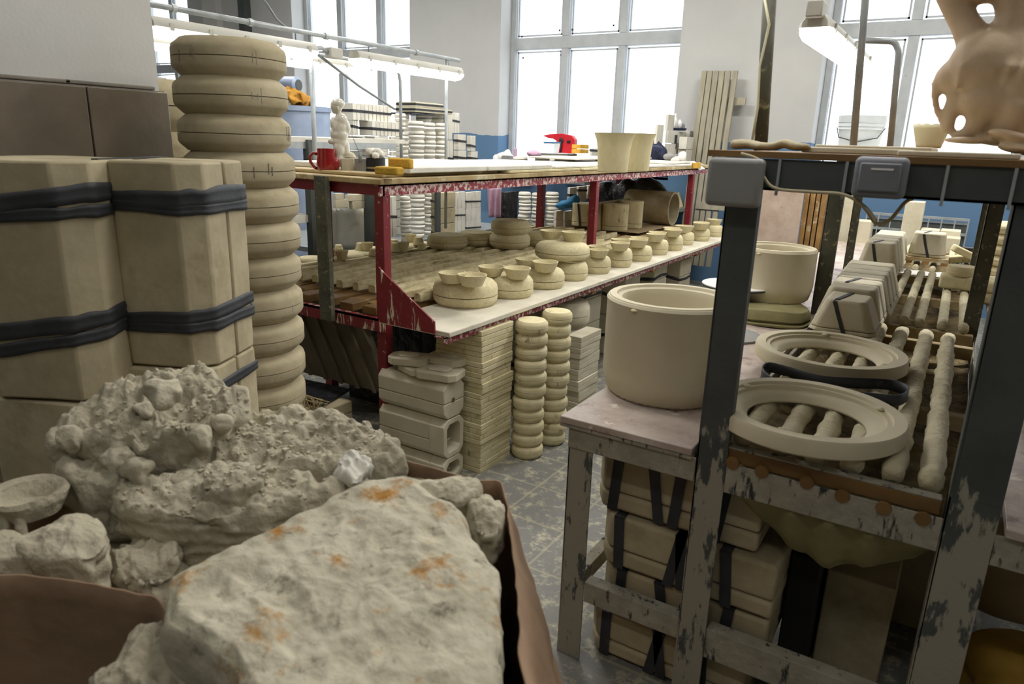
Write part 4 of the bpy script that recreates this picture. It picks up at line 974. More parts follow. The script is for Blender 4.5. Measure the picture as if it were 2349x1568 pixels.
# tray, tub and bits
q=pX(1265,355,-3.95); K=q.y and (Vector(q)-CAM).dot(fw)/F
t=thing('white_tray','flat white tray resting on the disc columns before the window','tray',tuple(q)); MB().lathe([(0,0),(.2,0),(.27,.02),(.25,.02),(.2,.006),(0,.006)],36,caps=False).build('tray_body',M['whitec'],t,smooth='a',local=True)
t=thing('plastic_tub','clear plastic tub with a blue lid on the white tray','tub',tuple(q+Vector((0,0,.02)))); w=14*K
MB().prism([(-w*.85,-w*.85),(w*.85,-w*.85),(w*.85,w*.85),(-w*.85,w*.85)],0,22*K,[(-w,-w),(w,-w),(w,w),(-w,w)]).build('tub_body',M['bucketw'],t,bev=.005,local=True)
MB().box((-w*1.06,-w*1.06,22*K),(w*1.06,w*1.06,25*K)).build('lid',M['blue'],t,bev=.003,local=True)
q=pX(1225,352,-4.0); m=MB(); m.ell(q,(.08,.06,.04)); tag(wob(m,.02,14).build('cloth_bundle',M['pink'],remesh=.006),'small striped cloth bundle on the tray beside the tub','cloth')
# red plastic seat-back shape with black fittings
pts=[(1245,311),(1262,307),(1288,306),(1312,311),(1318,320),(1317,345),(1313,353),(1280,353),(1279,332),(1276,323),(1268,318),(1256,316)]
P=[pY(x,y,8.15) for x,y in pts]; base=pY(1290,353,8.15)
t=thing('red_plastic_shell','red curved plastic shell with a black handle cut-out, before the middle window','shell',tuple(base))
m=MB(); n=len(P); vs=[(p.x,8.15,p.z) for p in P]+[(p.x,8.23,p.z) for p in P]; m.add(vs,[tuple(range(n-1,-1,-1)),tuple(range(n,2*n))]+[(i,(i+1)%n,n+(i+1)%n,n+i) for i in range(n)])
m.build('shell',M['redp'],t,bev=.006)
a=pY(1287,323,8.14); m=MB().ell(a,(.03,.012,.04)); m.tube([a,pY(1288,335,8.14),pY(1285,350,8.14)],.012,8); m.build('handle',M['blk'],t,smooth=True)
a=pY(1304,325,8.14); MB().box((a.x-.025,8.135,a.z-.015),(a.x+.025,8.15,a.z+.015)).build('slot',M['blk'],t,bev=.004)
# yellow boards, boxes
bundle('board_stack',1331,-3.65,1311,1350,352,331,2,'sponge','two yellowish foam boards stacked beside the red shell','boards before the window',0,False,cat='board')
bundle('cardboard_box',1318,-3.75,1300,1322,383,352,1,'card','brown cardboard box behind the tray columns','boards before the window',0,False,cat='box')
bundle('block_bundle',1327,-3.6,1320,1352,379,362,2,'plaster_w','white blocks left of the flared vases',g,0)
bundle('block_bundle',1352,-3.6,1349,1375,379,362,2,'plaster_w','white blocks half behind the flared vases',g,0)
bundle('block_bundle',1358,-3.55,1352,1380,361,340,2,'plaster_w','upper strapped white blocks beside the flared vases',g,.7)
for i,(xa,xb,y0,y1,st) in enumerate(((1305,1322,430,462,.4),(1324,1345,428,462,.7),(1347,1385,425,455,0),(1440,1465,420,470,0),(1465,1500,438,470,.3))):
    bundle('block_bundle',xa+2,-3.4,xa,xb,y1,y0,2,'plaster_w','white block seen through the rack, %s from the left'%['first','second','third','fourth','fifth'][i],'white blocks seen through the rack',st)
for i,(xa,xb,y0,y1) in enumerate(((1273,1292,484,505),(1293,1314,485,506),(1272,1292,506,524),(1293,1312,507,524))):
    bundle('small_box_mould',xa+3,-3.38,xa,xb,y1,y0,1,'plaster_w','small white cube mould under the blue cloth, %s'%['upper left','upper right','lower left','lower right'][i],'cube moulds under the blue cloth',0)
q=pX(1302,468,-3.35); m=MB().ell(q,(.09,.09,.04)); m.ell(q+Vector((.05,.03,.04)),(.07,.05,.05)); m.ell(q+Vector((-.05,-.03,-.02)),(.06,.05,.03))
tag(wob(m,.02,12).build('blue_cloth',M['teal'],remesh=.008),'crumpled blue jacket lying on the small white cube moulds','cloth')
# pink towel and black wrapped blocks
def hang(name,x0,x1,y0,y1,Y0,mt,lab,cat,n=14,amp=.02,narrow=.0):
    rows=[]
    for j in range(10):
        r=[]; f=j/9
        for i in range(n*2):
            u=i/(n*2-1); x=x0+(x1-x0)*(u*(1-narrow*f)+narrow*f*.5); y=y0+(y1-y0)*f
            p=pY(x,y,Y0); r.append(p+Vector((0,amp*math.sin(u*PI*5+f)*(.3+f),0)))
        rows.append(r)
    return tag(MB().sheet(rows).build(name,M[mt],solid=.006,smooth=True),lab,cat)
hang('pink_towel',1118,1150,428,498,5.6,'pink','pink towel hanging under the upper shelf','towel')
for i,(xa,xb) in enumerate(((1141,1152),(1154,1186))):
    bundle('wrapped_block',xa+3,-3.9,xa,xb,492,441,1,'blackbag','block wrapped in glossy black plastic, %s of two'%['left','right'][i],'black wrapped blocks',0,cat='block',z0=ZB)
# wall ledge by the window with white rags
c=pY(1121,372,8.2)
tag(MB().box((c.x,8.0,c.z-.07),(c.x+.62,8.49,c.z)).build('wall_ledge',M['sill'],bev=.004),'pale ledge board fixed before the blue wall left of the middle window','shelf')
m=MB()
for k,(x,y,r_) in enumerate(((1140,362,.06),(1150,358,.07),(1163,356,.08),(1172,360,.05))): m.ell(pY(x,y,8.2),(r_,.06,r_*.8))
tag(wob(m,.03,9).build('white_rag',M['whitec'],remesh=.012),'heap of white rags on the pale ledge left of the middle window','cloth')
q=pY(1165,372,8.1); tag(MB().box((q.x-.07,8.05,c.z),(q.x+.05,8.15,c.z+.10)).build('gray_box',M['pgray2'],bev=.004),'small grey box in front of the white rags','box')
q=pY(1182,364,8.1); tag(MB().box((q.x-.02,8.08,c.z-.0),(q.x+.02,8.12,c.z+.2)).build('pink_bottle',M['pink'],bev=.012),'slim pink bottle at the end of the pale ledge','bottle')
# cluster right of the vases
bn3=[(1507,-2.95,1504,1520,330,285,2,0,'tall white slab pair at the window edge',1),(1532,-2.95,1527,1545,300,262,2,0,'tallest white slab pair at the wall edge',1),
 (1532,-2.9,1525,1572,328,300,1,0,'broad pale block carrying the blue tray',1),(1530,-2.88,1523,1572,352,329,1,0,'broad pale block in the middle under the blue tray',1),(1528,-2.86,1521,1560,378,353,1,0,'lowest broad pale block under the blue tray',1),
 (1575,-2.75,1556,1600,342,314,1,0,'pale block with a dark vertical strap beside the leaning slats',1),(1574,-2.75,1552,1600,378,343,1,0,'low pale block below the one with a vertical strap',1),(1582,-2.85,1573,1600,314,300,1,0,'back block behind the strapped one',1)]
b3=thing('corner_table','table carrying the pale blocks beside the leaning slats','table',(-2.9,7.9,0))
MB().box((-3.3,7.65,.86),(-2.74,8.45,.9)).build('table_top',M['steel'],b3)
for x,y in ((-3.25,7.7),(-2.8,7.7),(-3.25,8.4),(-2.8,8.4)): MB().box((x-.02,y-.02,0),(x+.02,y+.02,.86)).build('leg',M['steel'],b3)
for bi,(xc,X0,xl,xr,yb,yt,n,st,l,v) in enumerate(bn3):
    bundle('pale_block',xc,X0,xl,xr,yb,yt,n,'plaster_w',l,'pale blocks beside the leaning slats',st,bool(v))
    if bi==5:
        c=pX(1575,342,-2.75); MB().box((c.x-.16,c.y-.004,c.z),(c.x-.12,c.y,c.z+.15)).build('vertical_strap',M['strap'],LASTB)
q=pX(1552,299,-2.95); K=(q-CAM).dot(fw)/F
t=thing('blue_tray','small blue-edged tray with two figurines on the pale blocks','tray',tuple(q)); MB().lathe([(0,0),(20*K,0),(23*K,5*K),(22*K,5*K),(19*K,1.5*K),(0,1.5*K)],28,caps=False).build('tray_body',M['navy'],t,smooth='a',local=True)
t=thing('small_figurine','small white robed figurine on the blue tray, left one','figurine',tuple(q-rt*5*K+Vector((0,0,2*K))))
MB().lathe([(0,0),(5*K,0),(4*K,12*K),(6*K,20*K),(3*K,26*K),(2*K,28*K),(3*K,31*K),(2.5*K,34*K),(0,36*K)],16).build('body',M['whitec'],t,smooth=True,local=True)
t=thing('small_figurine','small white leaf-shaped figurine on the blue tray, right one','figurine',tuple(q+rt*6*K+Vector((0,0,2*K))))
MB().lathe([(0,0),(3*K,0),(6*K,8*K),(5*K,16*K),(1*K,22*K),(0,22*K)],12).build('body',M['whitec'],t,smooth=True,local=True)
MB().ell((8*K,0,6*K),(5*K,2*K,8*K)).build('dark_scroll',M['pgray'],t,smooth=True,local=True)
# jacket, crumpled finds on the end of the upper shelf
m=MB()
for x,y,r_ in ((1500,335,.09),(1508,350,.12),(1498,360,.1),(1515,362,.08)): m.ell(pY(x,y,7.7),(r_,.08,r_))
tag(wob(m,.05,6).build('dark_jacket',M['navy'],remesh=.012),'dark blue jacket heaped behind the flared vases','jacket')
m=MB()
for x,y,r_ in ((1405,450,.14),(1440,455,.16),(1480,450,.16),(1500,445,.14),(1390,440,.12)): m.ell(pY(x,y,7.2),(r_,.1,r_*1.2))
tag(wob(m,.06,5).build('black_cloth_heap',M['blackbag'],remesh=.016),'heap of black cloth and plastic seen under the far half of the upper shelf','cloth')
def small(x,y,r_,mt,nm,lab,cat,Y0=6.9,fl=.6):
    q=pY(x,y,Y0); K=(q-CAM).dot(fw)/F; m=MB().ell((0,0,0),(r_*K,r_*K,r_*K*fl)); o=wob(m,r_*K*.2,12).build(nm,M[mt],smooth=True,local=True); o.location=q; return tag(o,lab,cat)
small(1535,359,13,'pgray2','woolly_hat','grey woolly cap at the far end of the upper shelf','cap')
small(1550,366,12,'plaster_w','plaster_lump','round white plaster lump at the far end of the upper shelf','lump')
small(1565,357,9,'whitec','white_cup','white cup-like form beside the plaster lump','cup',fl=1.1)
q=pY(1580,372,6.9); tag(MB().obox(q,(.12,.0,-.07),(0,.1,0),(.02,0,.012)).build('striped_scraper',M['whitec']),'white striped scraper leaning on the far sponges','scraper')
q=pY(1577,372,6.95); tag(MB().obox(q+Vector((-.05,0,-.04)),(.1,0,0),(0,.07,0),(0,0,.04)).build('sponge',M['sponge'],bev=.005),'yellow sponge under the striped scraper','sponge')
# leaning slatted wooden grille near the wall
sg=thing('slatted_grille','tall weathered wooden slatted grille leaning against the wall','grille',(-2.6,8.2,.25))
for k in range(6):
    xt=[1616,1629,1643,1657,1671,1687][k]; p=pY(xt,162,8.35); xb=p.x+.0
    MB().obox((p.x-.03,8.1,.25),(.056,0,0),(0,.035,0),(0,.25,p.z-.25)).build('slat',M['oldwood'],sg,bev=.004)
MB().obox((-2.62,8.16,.9),(.38,0,0),(0,.02,0),(0,.01,.08)).build('back_batten',M['oldwood'],sg)
MB().obox((-2.62,8.36,2.05),(.38,0,0),(0,.03,0),(0,.01,.08)).build('back_batten',M['oldwood'],sg)

# ================================================================ second grey rack at the far left behind the wooden post
gr=thing('gray_rack','grey steel rack with white boards, seen left of the figurine','rack',(-4.0,3.4,0))
q=pX(716,500,-3.85); q2=pX(848,500,-3.75)
gx=-3.85
for (x,y,w) in ((gx,q.y,.055),(-3.7,pX(848,500,-3.7).y,.06)): MB().box((x-w/2,y-w/2,0),(x+w/2,y+w/2,1.30 if x>-3.8 else 1.56)).build('leg',M['gray'],gr)
zt1=pX(700,325,gx).z
MB().box((gx-.9,2.0,zt1-.045),(gx,q.y+.9,zt1)).build('top_rail',M['glv'],gr)
MB().box((gx-.95,1.9,zt1),(gx+.0,q.y+1.0,zt1+.03)).build('white_top',M['plaster_w'],gr)
zt2=pX(690,495,gx).z
MB().box((gx-.95,1.9,zt2-.05),(gx-.01,q.y+.02,zt2)).build('middle_shelf',M['plaster_w'],gr)
m=MB(); 
for k in range(6): tag(MB().box((gx-.8+.02*k,2.2+.05*k,zt2+.0+k*.035),(gx-.12-.02*(k%2),q.y-.1,zt2+.03+k*.035)).build('plaster_slab',M['plaster'],bev=.004),'flat plaster slab %s in the pile on the grey rack'%ordn(5-k,6),'slab','slabs on the grey rack')
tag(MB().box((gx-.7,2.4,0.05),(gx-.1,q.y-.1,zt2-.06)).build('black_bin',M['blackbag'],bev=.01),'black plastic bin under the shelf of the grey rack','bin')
# pale blue drum with motor and rag, at far left
q=pX(688,330,-6.15); dr=thing('blue_drum','tall pale blue metal drum behind the tall disc stack','drum',(q.x,q.y,0))
zt_=pX(690,245,-6.15).z
MB().lathe([(0,0),(.33,0),(.33,zt_),(.31,zt_),(.0,zt_)],40).build('drum_body',M['drum'],dr,smooth='a',local=True)
MB().lathe([(.33,zt_-.05),(.345,zt_-.05),(.345,zt_),(.33,zt_)],40).build('rim',M['drum'],dr,smooth='a',local=True)
q2=pX(663,195,-6.15); mo=thing('electric_motor','small grey ribbed motor above the blue drum','motor',(q2.x,q2.y,q2.z)); 
o=MB().lathe([(0,-.12),(.075,-.12),(.085,-.1),(.085,.1),(.06,.12),(0,.12)],24).build('casing',M['drum'],mo,smooth='a',local=True); o.rotation_euler=(0,PI/2,.2)
o=MB().lathe([(0,.121),(.055,.121),(.055,.126),(0,.126)],20).build('vent_grille',M['gray'],mo,local=True); o.rotation_euler=(0,PI/2,.2)
m=MB(); 
for x,y,r_ in ((672,222,.07),(683,228,.09),(690,232,.08),(700,232,.06),(665,215,.05)): m.ell(pX(x,y,-6.05),(r_*.95,r_*1.2,r_*.85))
tag(wob(m,.07,16).build('ochre_rag',M['rag'],remesh=.008),'crumpled ochre rag draped over the blue drum','rag')
# hanging white sheet panel and things between wooden post and red post
P=[pY(x,y,4.3) for x,y in ((765,482),(838,482),(838,566),(765,566))]
m=MB().sheet([[pY(760+80*i/8+(2 if j else 0),478+95*j/6,4.3+.03*math.sin(i*.9)) for i in range(9)] for j in range(7)])
tag(m.build('hanging_sheet',mat('dusty_sheet',(172,170,158),(196,192,176),4,.85,.3,20,spot=((160,146,100),5,.6,.15)),solid=.01,smooth=True),'plaster-dusted grey sheet hanging between the wooden post and the red corner post','sheet')
for i,(xa,xb,yb,yt) in enumerate(((762,800,478,458),(800,842,480,462),(790,845,462,447),(762,790,458,444))):
    bundle('plaster_slab',xa+8,-3.72-.0*i,xa,xb,yb,yt,1,'plaster','plaster slab above the hanging sheet, %s'%['lower left','lower right','upper right','upper left'][i],'slabs above the hanging sheet',0,cat='slab')
# ================================================================ right-hand steel cart with pole deck
ct=thing('casting_cart','splashed grey steel casting bench with a deck of round poles and an upper board','bench',(-.2,2.6,0))
ZP=.82
def upright(x0,x1,y0,y1,z1,zs=.86,up=1):
    MB().box((x0,y0,0),(x1,y0+.006,zs)).box((x0,y0,0),(x0+.006,y1,zs)).build('leg',M['postm'],ct,bev=.001)
    if up: MB().box((x0,y0,zs),(x1,y0+.006,z1)).box((x0,y0,zs),(x0+.006,y1,z1)).box((x1-.006,y0,zs),(x1,y0+.03,z1)).build('upright',M['postm'] if y0<2 else M['graym'],ct,bev=.001)
upright(-.49,-.41,1.75,1.82,1.505)
upright(.085,.185,1.75,1.83,1.505)
upright(-.545,-.475,3.66,3.72,1.505,.82); upright(.09,.15,3.66,3.72,1.505,.82)
upright(-.62,-.57,5.25,5.3,1.56,.82); upright(.10,.15,5.25,5.3,1.56,.82)
upright(-.875,-.795,1.75,1.83,.80,.755,0)
upright(-.9,-.85,3.7,3.75,.8,.755,0); upright(1.1,1.16,1.85,1.9,.8,.755,0); upright(1.1,1.16,5.2,5.25,.8,.755,0)
def beam(nm,a,b,mt): return MB().box(a,b).build(nm,M[mt],ct,bev=.002)
beam('cross_beam',(-.875,1.745,.725),(-.49,1.75,.795),'grayd'); beam('cross_beam',(-.41,1.752,.715),(.085,1.758,.80),'grayd'); beam('cross_beam',(.185,1.75,.72),(1.16,1.757,.795),'grayd')
beam('lower_rung',(-.795,1.755,.215),(-.49,1.80,.285),'grayd'); beam('lower_rung',(-.41,1.755,.19),(.085,1.80,.285),'grayd')
beam('side_rail',(-.87,1.83,.73),(-.865,3.7,.79),'grayd'); beam('side_rail',(-.85,3.75,.73),(-.845,6.9,.79),'grayd')
beam('side_rail',(-.485,1.83,.73),(-.48,5.25,.80),'grayd'); beam('side_rail',(.14,1.83,.73),(.145,5.25,.80),'grayd')
beam('side_rung',(-.87,1.83,.215),(-.83,2.6,.27),'grayd')
# ragged plaster drips along the rung
# worktops left and right of the pole deck
m=MB().box((-.9,1.735,.80),(-.50,6.9,.822)); m.build('left_worktop',M['sink'],ct,bev=.003)
m=MB().box((-.9,1.737,.790),(-.50,6.9,.799)); m.build('left_worktop_edge',M['grayd'],ct)
m=MB().box((.20,1.735,.80),(1.2,6.9,.822)); m.build('right_worktop',M['sink'],ct,bev=.003)
# wooden front strip and cross laths
MB().box((-.445,1.76,.802),(.075,1.79,.838)).build('front_strip',M['woodo'],ct,bev=.002)
MB().box((-.445,1.76,.838),(.075,1.79,.843)).build('strip_crust',M['grayd'],ct,bev=.002)
for i,(y,z) in enumerate(((2.42,.805),(3.33,.81),(3.58,.81),(4.4,.81),(5.15,.81),(5.4,.81),(6.6,.81))):
    MB().box((-.475,y,z-.02),(.135 if y<5.2 else .12,y+.045,z+.03)).build('cross_lath',M['wood'],ct,bev=.004)
# wooden plugs in the steel beam
for px_,py_ in ((1680,1062),(1747,1082),(1850,1107),(1932,1138),(2027,1166),(2117,1190)):
    p=pY(px_,py_,1.75); o=MB().lathe([(0,0),(.018,0),(.016,.006),(0,.006)],18).build('pole_end',M['woodo'],ct,smooth='a',local=True); o.rotation_euler=(PI/2,0,0); o.location=Vector((p.x,1.753,p.z))-Vector(ct.location)
def pole(x0,y0,x1,y1,z,r,lab,rough_=1):
    n=48; pts=[]; rs=[]
    for k in range(n):
        f=k/(n-1); pts.append((x0+(x1-x0)*f,y0+(y1-y0)*f,z)); rs.append(r*(1+(.16*rough_)*noise.noise(Vector((k*.9,x0*50,y0)))))
    m=MB().tube(pts,rs,14); wob(m,.0045*rough_,38,x0*3)
    o=m.build('deck_pole',M['polem'],smooth=True); return tag(o,lab,'pole','poles of the casting bench deck')
far=['leftmost','second from the left','third from the left','fourth from the left','fifth from the left','rightmost']
X1s=[-.385,-.29,-.205,-.122,-.032,.047]
for i,x in enumerate(X1s): pole(x+.0,1.792,x-.006,3.36,.862,.0262,'plaster-crusted pole in the near deck section, %s'%far[i],1.3)
X2s=[-.39,-.30,-.215,-.14,-.078,.013,.095]
for i,x in enumerate(X2s): pole(x,3.60,x-.012,5.16,.862,.021,'pale round pole in the middle deck section, %s'%(far+['rightmost'])[i if i<5 else (5 if i==6 else 5)] if i!=5 else 'pale round pole in the middle deck section, second from the right',.5)
for i,x in enumerate((-.3,-.2,-.1,.0,.09)): pole(x,5.42,x-.01,6.6,.862,.02,'round pole in the far deck section, %s'%['leftmost','second','middle','fourth','rightmost'][i],.4)
# two plaster rings
def ring(cx,cy,z,R,lab,rz):
    c=pz(cx,cy,z+.04); t=thing('ring_mould',lab,'ring',(c.x,c.y,z),rz,'plaster rings on the pole deck')
    h=.048; m=MB().lathe([(R*.64,0),(R*.97,0),(R,.006),(R,h-.008),(R*.985,h),(R*.86,h),(R*.85,h-.008),(R*.80,h-.008),(R*.79,h-.018),(R*.70,h-.022),(R*.66,h-.03),(R*.62,h-.04),(R*.62,.004),(R*.64,0)],72,caps=False)
    m.build('ring_body',M['clay'],t,smooth='a',local=True)
    for a in (.6,2.7,4.6): MB().ell((R*.83*math.cos(a),R*.83*math.sin(a),h-.004),(.012,.012,.005)).build('locating_bump',M['clay'],t,smooth=True,local=True)
ring(1851,938,.888,.243,'large plaster ring nearest the front edge of the pole deck',0)
ring(1903,802,.888,.247,'large plaster ring farther back, just in front of the strapped trapezoid moulds',1.2)
# plaster cylinders with stepped rims
def cyl(cx,yb,w,ytf,lab,z0=ZP+.003):
    c,R,dp=on(cx,yb,w,z0); fr=c-dH*R; fr.z=z0; hh=ty(fr,(0,0,1),ytf)
    t=thing('ring_cylinder',lab,'mould',(c.x,c.y,z0),.4,'plaster cylinders on the casting bench')
    m=MB().lathe([(R*.88,0),(R*.93,.01),(R*.985,.05),(R,.07),(R,hh-.02),(R*1.005,hh-.018),(R*1.01,hh-.012),(R*.985,hh-.004),(R*.97,hh-.004),(R*.96,hh),(R*.86,hh),(R*.84,hh-.008),(R*.78,hh-.012),(R*.74,hh-.03),(R*.72,.03),(0,.02)],80,caps=False)
    m.add([(R*.88*math.cos(2*PI*k/40),R*.88*math.sin(2*PI*k/40),0) for k in range(40)],[tuple(range(40))])
    m.build('cylinder_wall',M['clay'],t,smooth='a',local=True)
    MB().ell((R*.99*math.cos(-2.2),R*.99*math.sin(-2.2),hh-.02),(.012,.012,.006)).build('rim_drip',M['clay_y'],t,smooth=True,local=True)
    return c,R
cyl(1556,946,290,712,'big plaster cylinder with stepped open rim at the near corner of the left worktop')
cyl(1799,700,172,578,'big plaster cylinder with stepped open rim, farther back beside the rear post',z0=.895)
# fabric-wrapped base under the rear cylinder
c,R,dp=on(1799,755,172,.822)
m=MB().lathe([(R*.9,0),(R*1.03,.004),(R*1.05,.012),(R*.96,.016),(R*.9,.018),(R*.93,.02),(R*.99,.028),(R*.93,.066),(R*.9,.071),(0,.071)],72)
tag(wob(m,.012,7).build('round_cushion',M['fabric'],smooth='a',local=True),'yellowish cloth-wrapped round base with a dark gap, under the rear plaster cylinder','base').location=(c.x,c.y,.823)
# lid plate on a block, flat disc
c=pz(1690,655,.95); t=thing('round_plate','thin white round plate with a dark rim, between the two plaster cylinders','plate',(c.x,c.y,.95))
MB().lathe([(0,0),(.155,0),(.165,.004),(.165,.008),(0,.008)],48).build('plate_top',M['whitec'],t,smooth='a',local=True)
MB().lathe([(.155,-.008),(.166,-.004),(.166,.003),(.155,.003)],48).build('dark_rim',M['gray'],t,local=True)
tag(wob(MB().box((c.x-.08,c.y-.07,.823),(c.x+.08,c.y+.07,.94)),.003,7).build('plaster_block',M['plaster'],bev=.008),'plaster block under the white round plate','block')
c=pz(1668,765,.83); tag(MB().lathe([(0,0),(.14,0),(.14,.008),(0,.008)],40,(c.x,c.y,.8235)).build('flat_disc',M['pgray2'],smooth='a'),'flat grey disc lying on the left worktop behind the near post','disc')
# black rubber loop lying between the rings
def band(path,z,hh,lab,nm='rubber_loop',th=.004):
    pts=[pz(x,y,z) for x,y in path]; n=len(pts); P=[]
    for i in range(n):
        p0,p1,p2,p3=pts[i-1],pts[i],pts[(i+1)%n],pts[(i+2)%n]
        for k in range(6):
            t_=k/6; P.append(.5*((2*p1)+(p2-p0)*t_+(2*p0-5*p1+4*p2-p3)*t_*t_+(3*p1-p0-3*p2+p3)*t_**3))
    N_=len(P); rows=[[q-Vector((0,0,hh/2)) for q in P]+[P[0]-Vector((0,0,hh/2))],[q for q in P]+[P[0]],[q+Vector((0,0,hh/2)) for q in P]+[P[0]+Vector((0,0,hh/2))]]
    return tag(MB().sheet(rows).build(nm,M['strap'],smooth=True,solid=th),lab,'rubber band')
band([(1748,855),(1775,880),(1835,893),(1905,905),(1985,912),(2060,918),(2082,898),(2040,882),(1960,878),(1880,872),(1800,850),(1762,842)],.905,.034,'black rubber loop lying flat on the poles between the two plaster rings')
# trapezoid moulds in rows
def trap(x0,x1,y0,y1,z0,h_,ins,lab,grp,strap=1,mt='plaster',rz=0,skew=.0):
    cx=(x0+x1)/2; w=(x1-x0)/2; d=(y1-y0)
    t=thing('trapezoid_mould',lab,'mould',(cx,y0,z0),rz,grp)
    def sec(f):  # corner-cut outline at height fraction f
        ww=w-ins*f; c_=.03*(1-.3*f); i2=.0
        return [(-ww+c_,0+i2*f),(ww-c_,0+i2*f),(ww,c_),(ww,d-.004),(-ww,d-.004),(-ww,c_)]
    for nm,a_,b_ in (('lower_half',0,.10),('upper_half',.108,1)):
        A_,B_=sec(a_),sec(b_); n=6
        m=MB().add([(x,y,h_*a_) for x,y in A_]+[(x,y,h_*b_) for x,y in B_],[tuple(range(n-1,-1,-1)),tuple(range(n,2*n))]+[(k,(k+1)%n,n+(k+1)%n,n+k) for k in range(n)])
        wob(m,.003,6,cx+y0).build(nm,M[mt],t,bev=.010 if nm=='upper_half' else .003,local=True,seg=3)
    if strap:
        m=MB(); q=.008
        rows=[]
        for (x,y,z) in ((-w*.15+.03,-.0025,.0),(-w*.15,-.0025,h_*.55),(-w*.3,-.0025,h_*.93),(-w*.25,.01,h_+.002),(-w*.0,d,h_+.002)):
            rows.append([(x-q,y,z),(x+q,y,z)])
        m.sheet(rows).build('rubber_strap',M['strap'],t,solid=.002,local=True)
    return t
g='trapezoid moulds on the pole deck'
trap(-.462,-.20,3.06,3.26,.886,.135,.055,'strapped trapezoid mould at the near end of the row, right behind the plaster ring',g)
for k in range(6):
    trap(-.475-.006*k,-.205,3.275+k*.155,3.275+(k+1)*.155-.006,.886,.150,.045,'trapezoid mould in the long row, %s behind the strapped one'%NTH[k],g,strap=(k==1))
for k in range(5):
    trap(-.50,-.26,4.75+k*.17,4.75+(k+1)*.17-.006,.886,.19,.04,'tall rounded mould in the far row by the second post, %s'%NTH[k],'tall moulds of the far row',strap=(k==0))
trap(-.265,-.04,5.45,5.62,.93,.16,.02,'broad strapped mould standing on a small pallet at the end of the poles',g,mt='plaster')
pl=thing('small_pallet','small wooden pallet under the broad strapped mould','pallet',(-.15,5.5,.885))
MB().box((-.28,5.43,.905),(-.02,5.66,.928)).build('deck',M['wood'],pl)
for x in (-.27,-.17,-.06): MB().box((x,5.44,.884),(x+.04,5.65,.905)).build('foot',M['woodr'],pl)
# white scrap paper between deck sections
m=MB().sheet([[Vector((-.29+i*.05,5.2+j*.06,.842+.012*noise.noise(Vector((i*1.3,j*1.7,3))))) for i in range(8)] for j in range(5)])
tag(m.build('crumpled_paper',M['whitec'],smooth=True,solid=.002),'crumpled white paper lying under the poles before the small pallet','paper')
# small moulds at the right of the pole deck
def smallbox(xc,yb,xl,xr,yt,z0,lab,nm='box_mould',mt='plaster_y'): 
    return rbox(nm,xc,z0,yb,xl,xr,yt,mt,lab,'mould',bev=.008,group='small moulds at the right of the pole deck')
p=pz(2192,665,.885)
t=thing('box_mould','small rounded box mould carrying a disc, at the right of the pole deck','mould',(p.x,p.y+.06,.885),0,'small moulds at the right of the pole deck')
MB().box((-.085,-.055,0),(.085,.07,.075)).build('box_body',M['plaster_y'],t,bev=.015,local=True,seg=3)
t=thing('disc_mould','small disc mould lying on the rounded box mould','mould',(p.x+.012,p.y+.065,.9605),0,'small moulds at the right of the pole deck')
MB().lathe(disc_prof(.075,.05,up_=.95,lo=.9),28).build('disc_body',M['plaster_y'],t,smooth='a',local=True)
for i,(x,yb,rx,l) in enumerate(((2195,600,-.15,'flat-topped small mould behind the box mould, lower of the tilted pair'),(2200,588,.4,'small mould with a raised edge, tilted on the flat-topped one'))):
    q=pz(x,yb,.887+.05*i); t=thing('tilted_mould',l,'mould',(q.x+.02,q.y,.888+.055*i),0,'small moulds at the right of the pole deck'); t.rotation_euler=(0,rx,.2)
    MB().box((-.08,-.06,0),(.08,.06,.045)).build('mould_body',M['plaster_y'],t,bev=.008,local=True)
tag(wob(MB().obox((.02,5.9,.87),(.12,0,0),(0,.1,0),(.03,0,.10)),.01,9).build('dark_motor_block',M['blk'],bev=.01),'dark greasy metal lump beside the broad strapped mould','lump')
# right worktop stacks
def rstack(cx,yb,w,n,h,lab,grp):
    c,R,dp=on(cx,yb,w,.823); p_=disc_proto('r',R,h*.99,M['plaster_y'],seed=int(cx),n=36,notch=False)
    for i in range(n): put(p_,(c.x+.006*((i*3)%3-1),c.y,.823+i*h),i,lab%ordn(n-1-i,n),grp)
rstack(2318,706,112,2,.065,'broad disc mould on the right worktop, %s of the near pair','near pair on the right worktop')
rstack(2330,640,110,5,.07,'disc mould on the right worktop, %s in the taller stack','taller stack on the right worktop')
for i,(x,y,r_) in enumerate(((2262,745,14),(2268,718,11),(2282,700,12),(2255,770,9),(2275,760,8))):
    q=pz(x,y,.823); K=(q-CAM).dot(fw)/F; o=wob(MB().ell((0,0,0),(r_*K,r_*K,r_*K*.8)),r_*K*.2,20).build('plaster_scrap',M['plaster_y'],smooth=True,local=True); o.location=(q.x+.03,q.y,.823+r_*K*.7)
    tag(o,'lump of plaster scrap on the right worktop behind the post, %s'%['largest one','second highest one','topmost one','lowest left one','lowest right one'][i],'scrap','plaster scraps on the right worktop')
c=pz(2330,950,.823)
tag(MB().box((.275,2.42,.8235),(.46,2.75,.86)).build('wooden_block',M['woodo'],bev=.006),'brown wooden block on the right worktop at the picture edge','block')
rows=[]
for j in range(120):
    y=1.83+j*.04; rows.append([(-.47+.6*i/24,y,.765-.035*math.sin(PI*i/24)+.02*abs(noise.noise(Vector((i*.9,j*.8,2))))+.012*noise.noise(Vector((i*2.3,j*2.1,5)))) for i in range(25)])
tag(MB().sheet(rows).build('dried_slip_scraps',M['slip'],smooth=True,solid=.004),'brown crusts of dried slip and plaster scraps lying under the poles','scraps',kind='stuff')
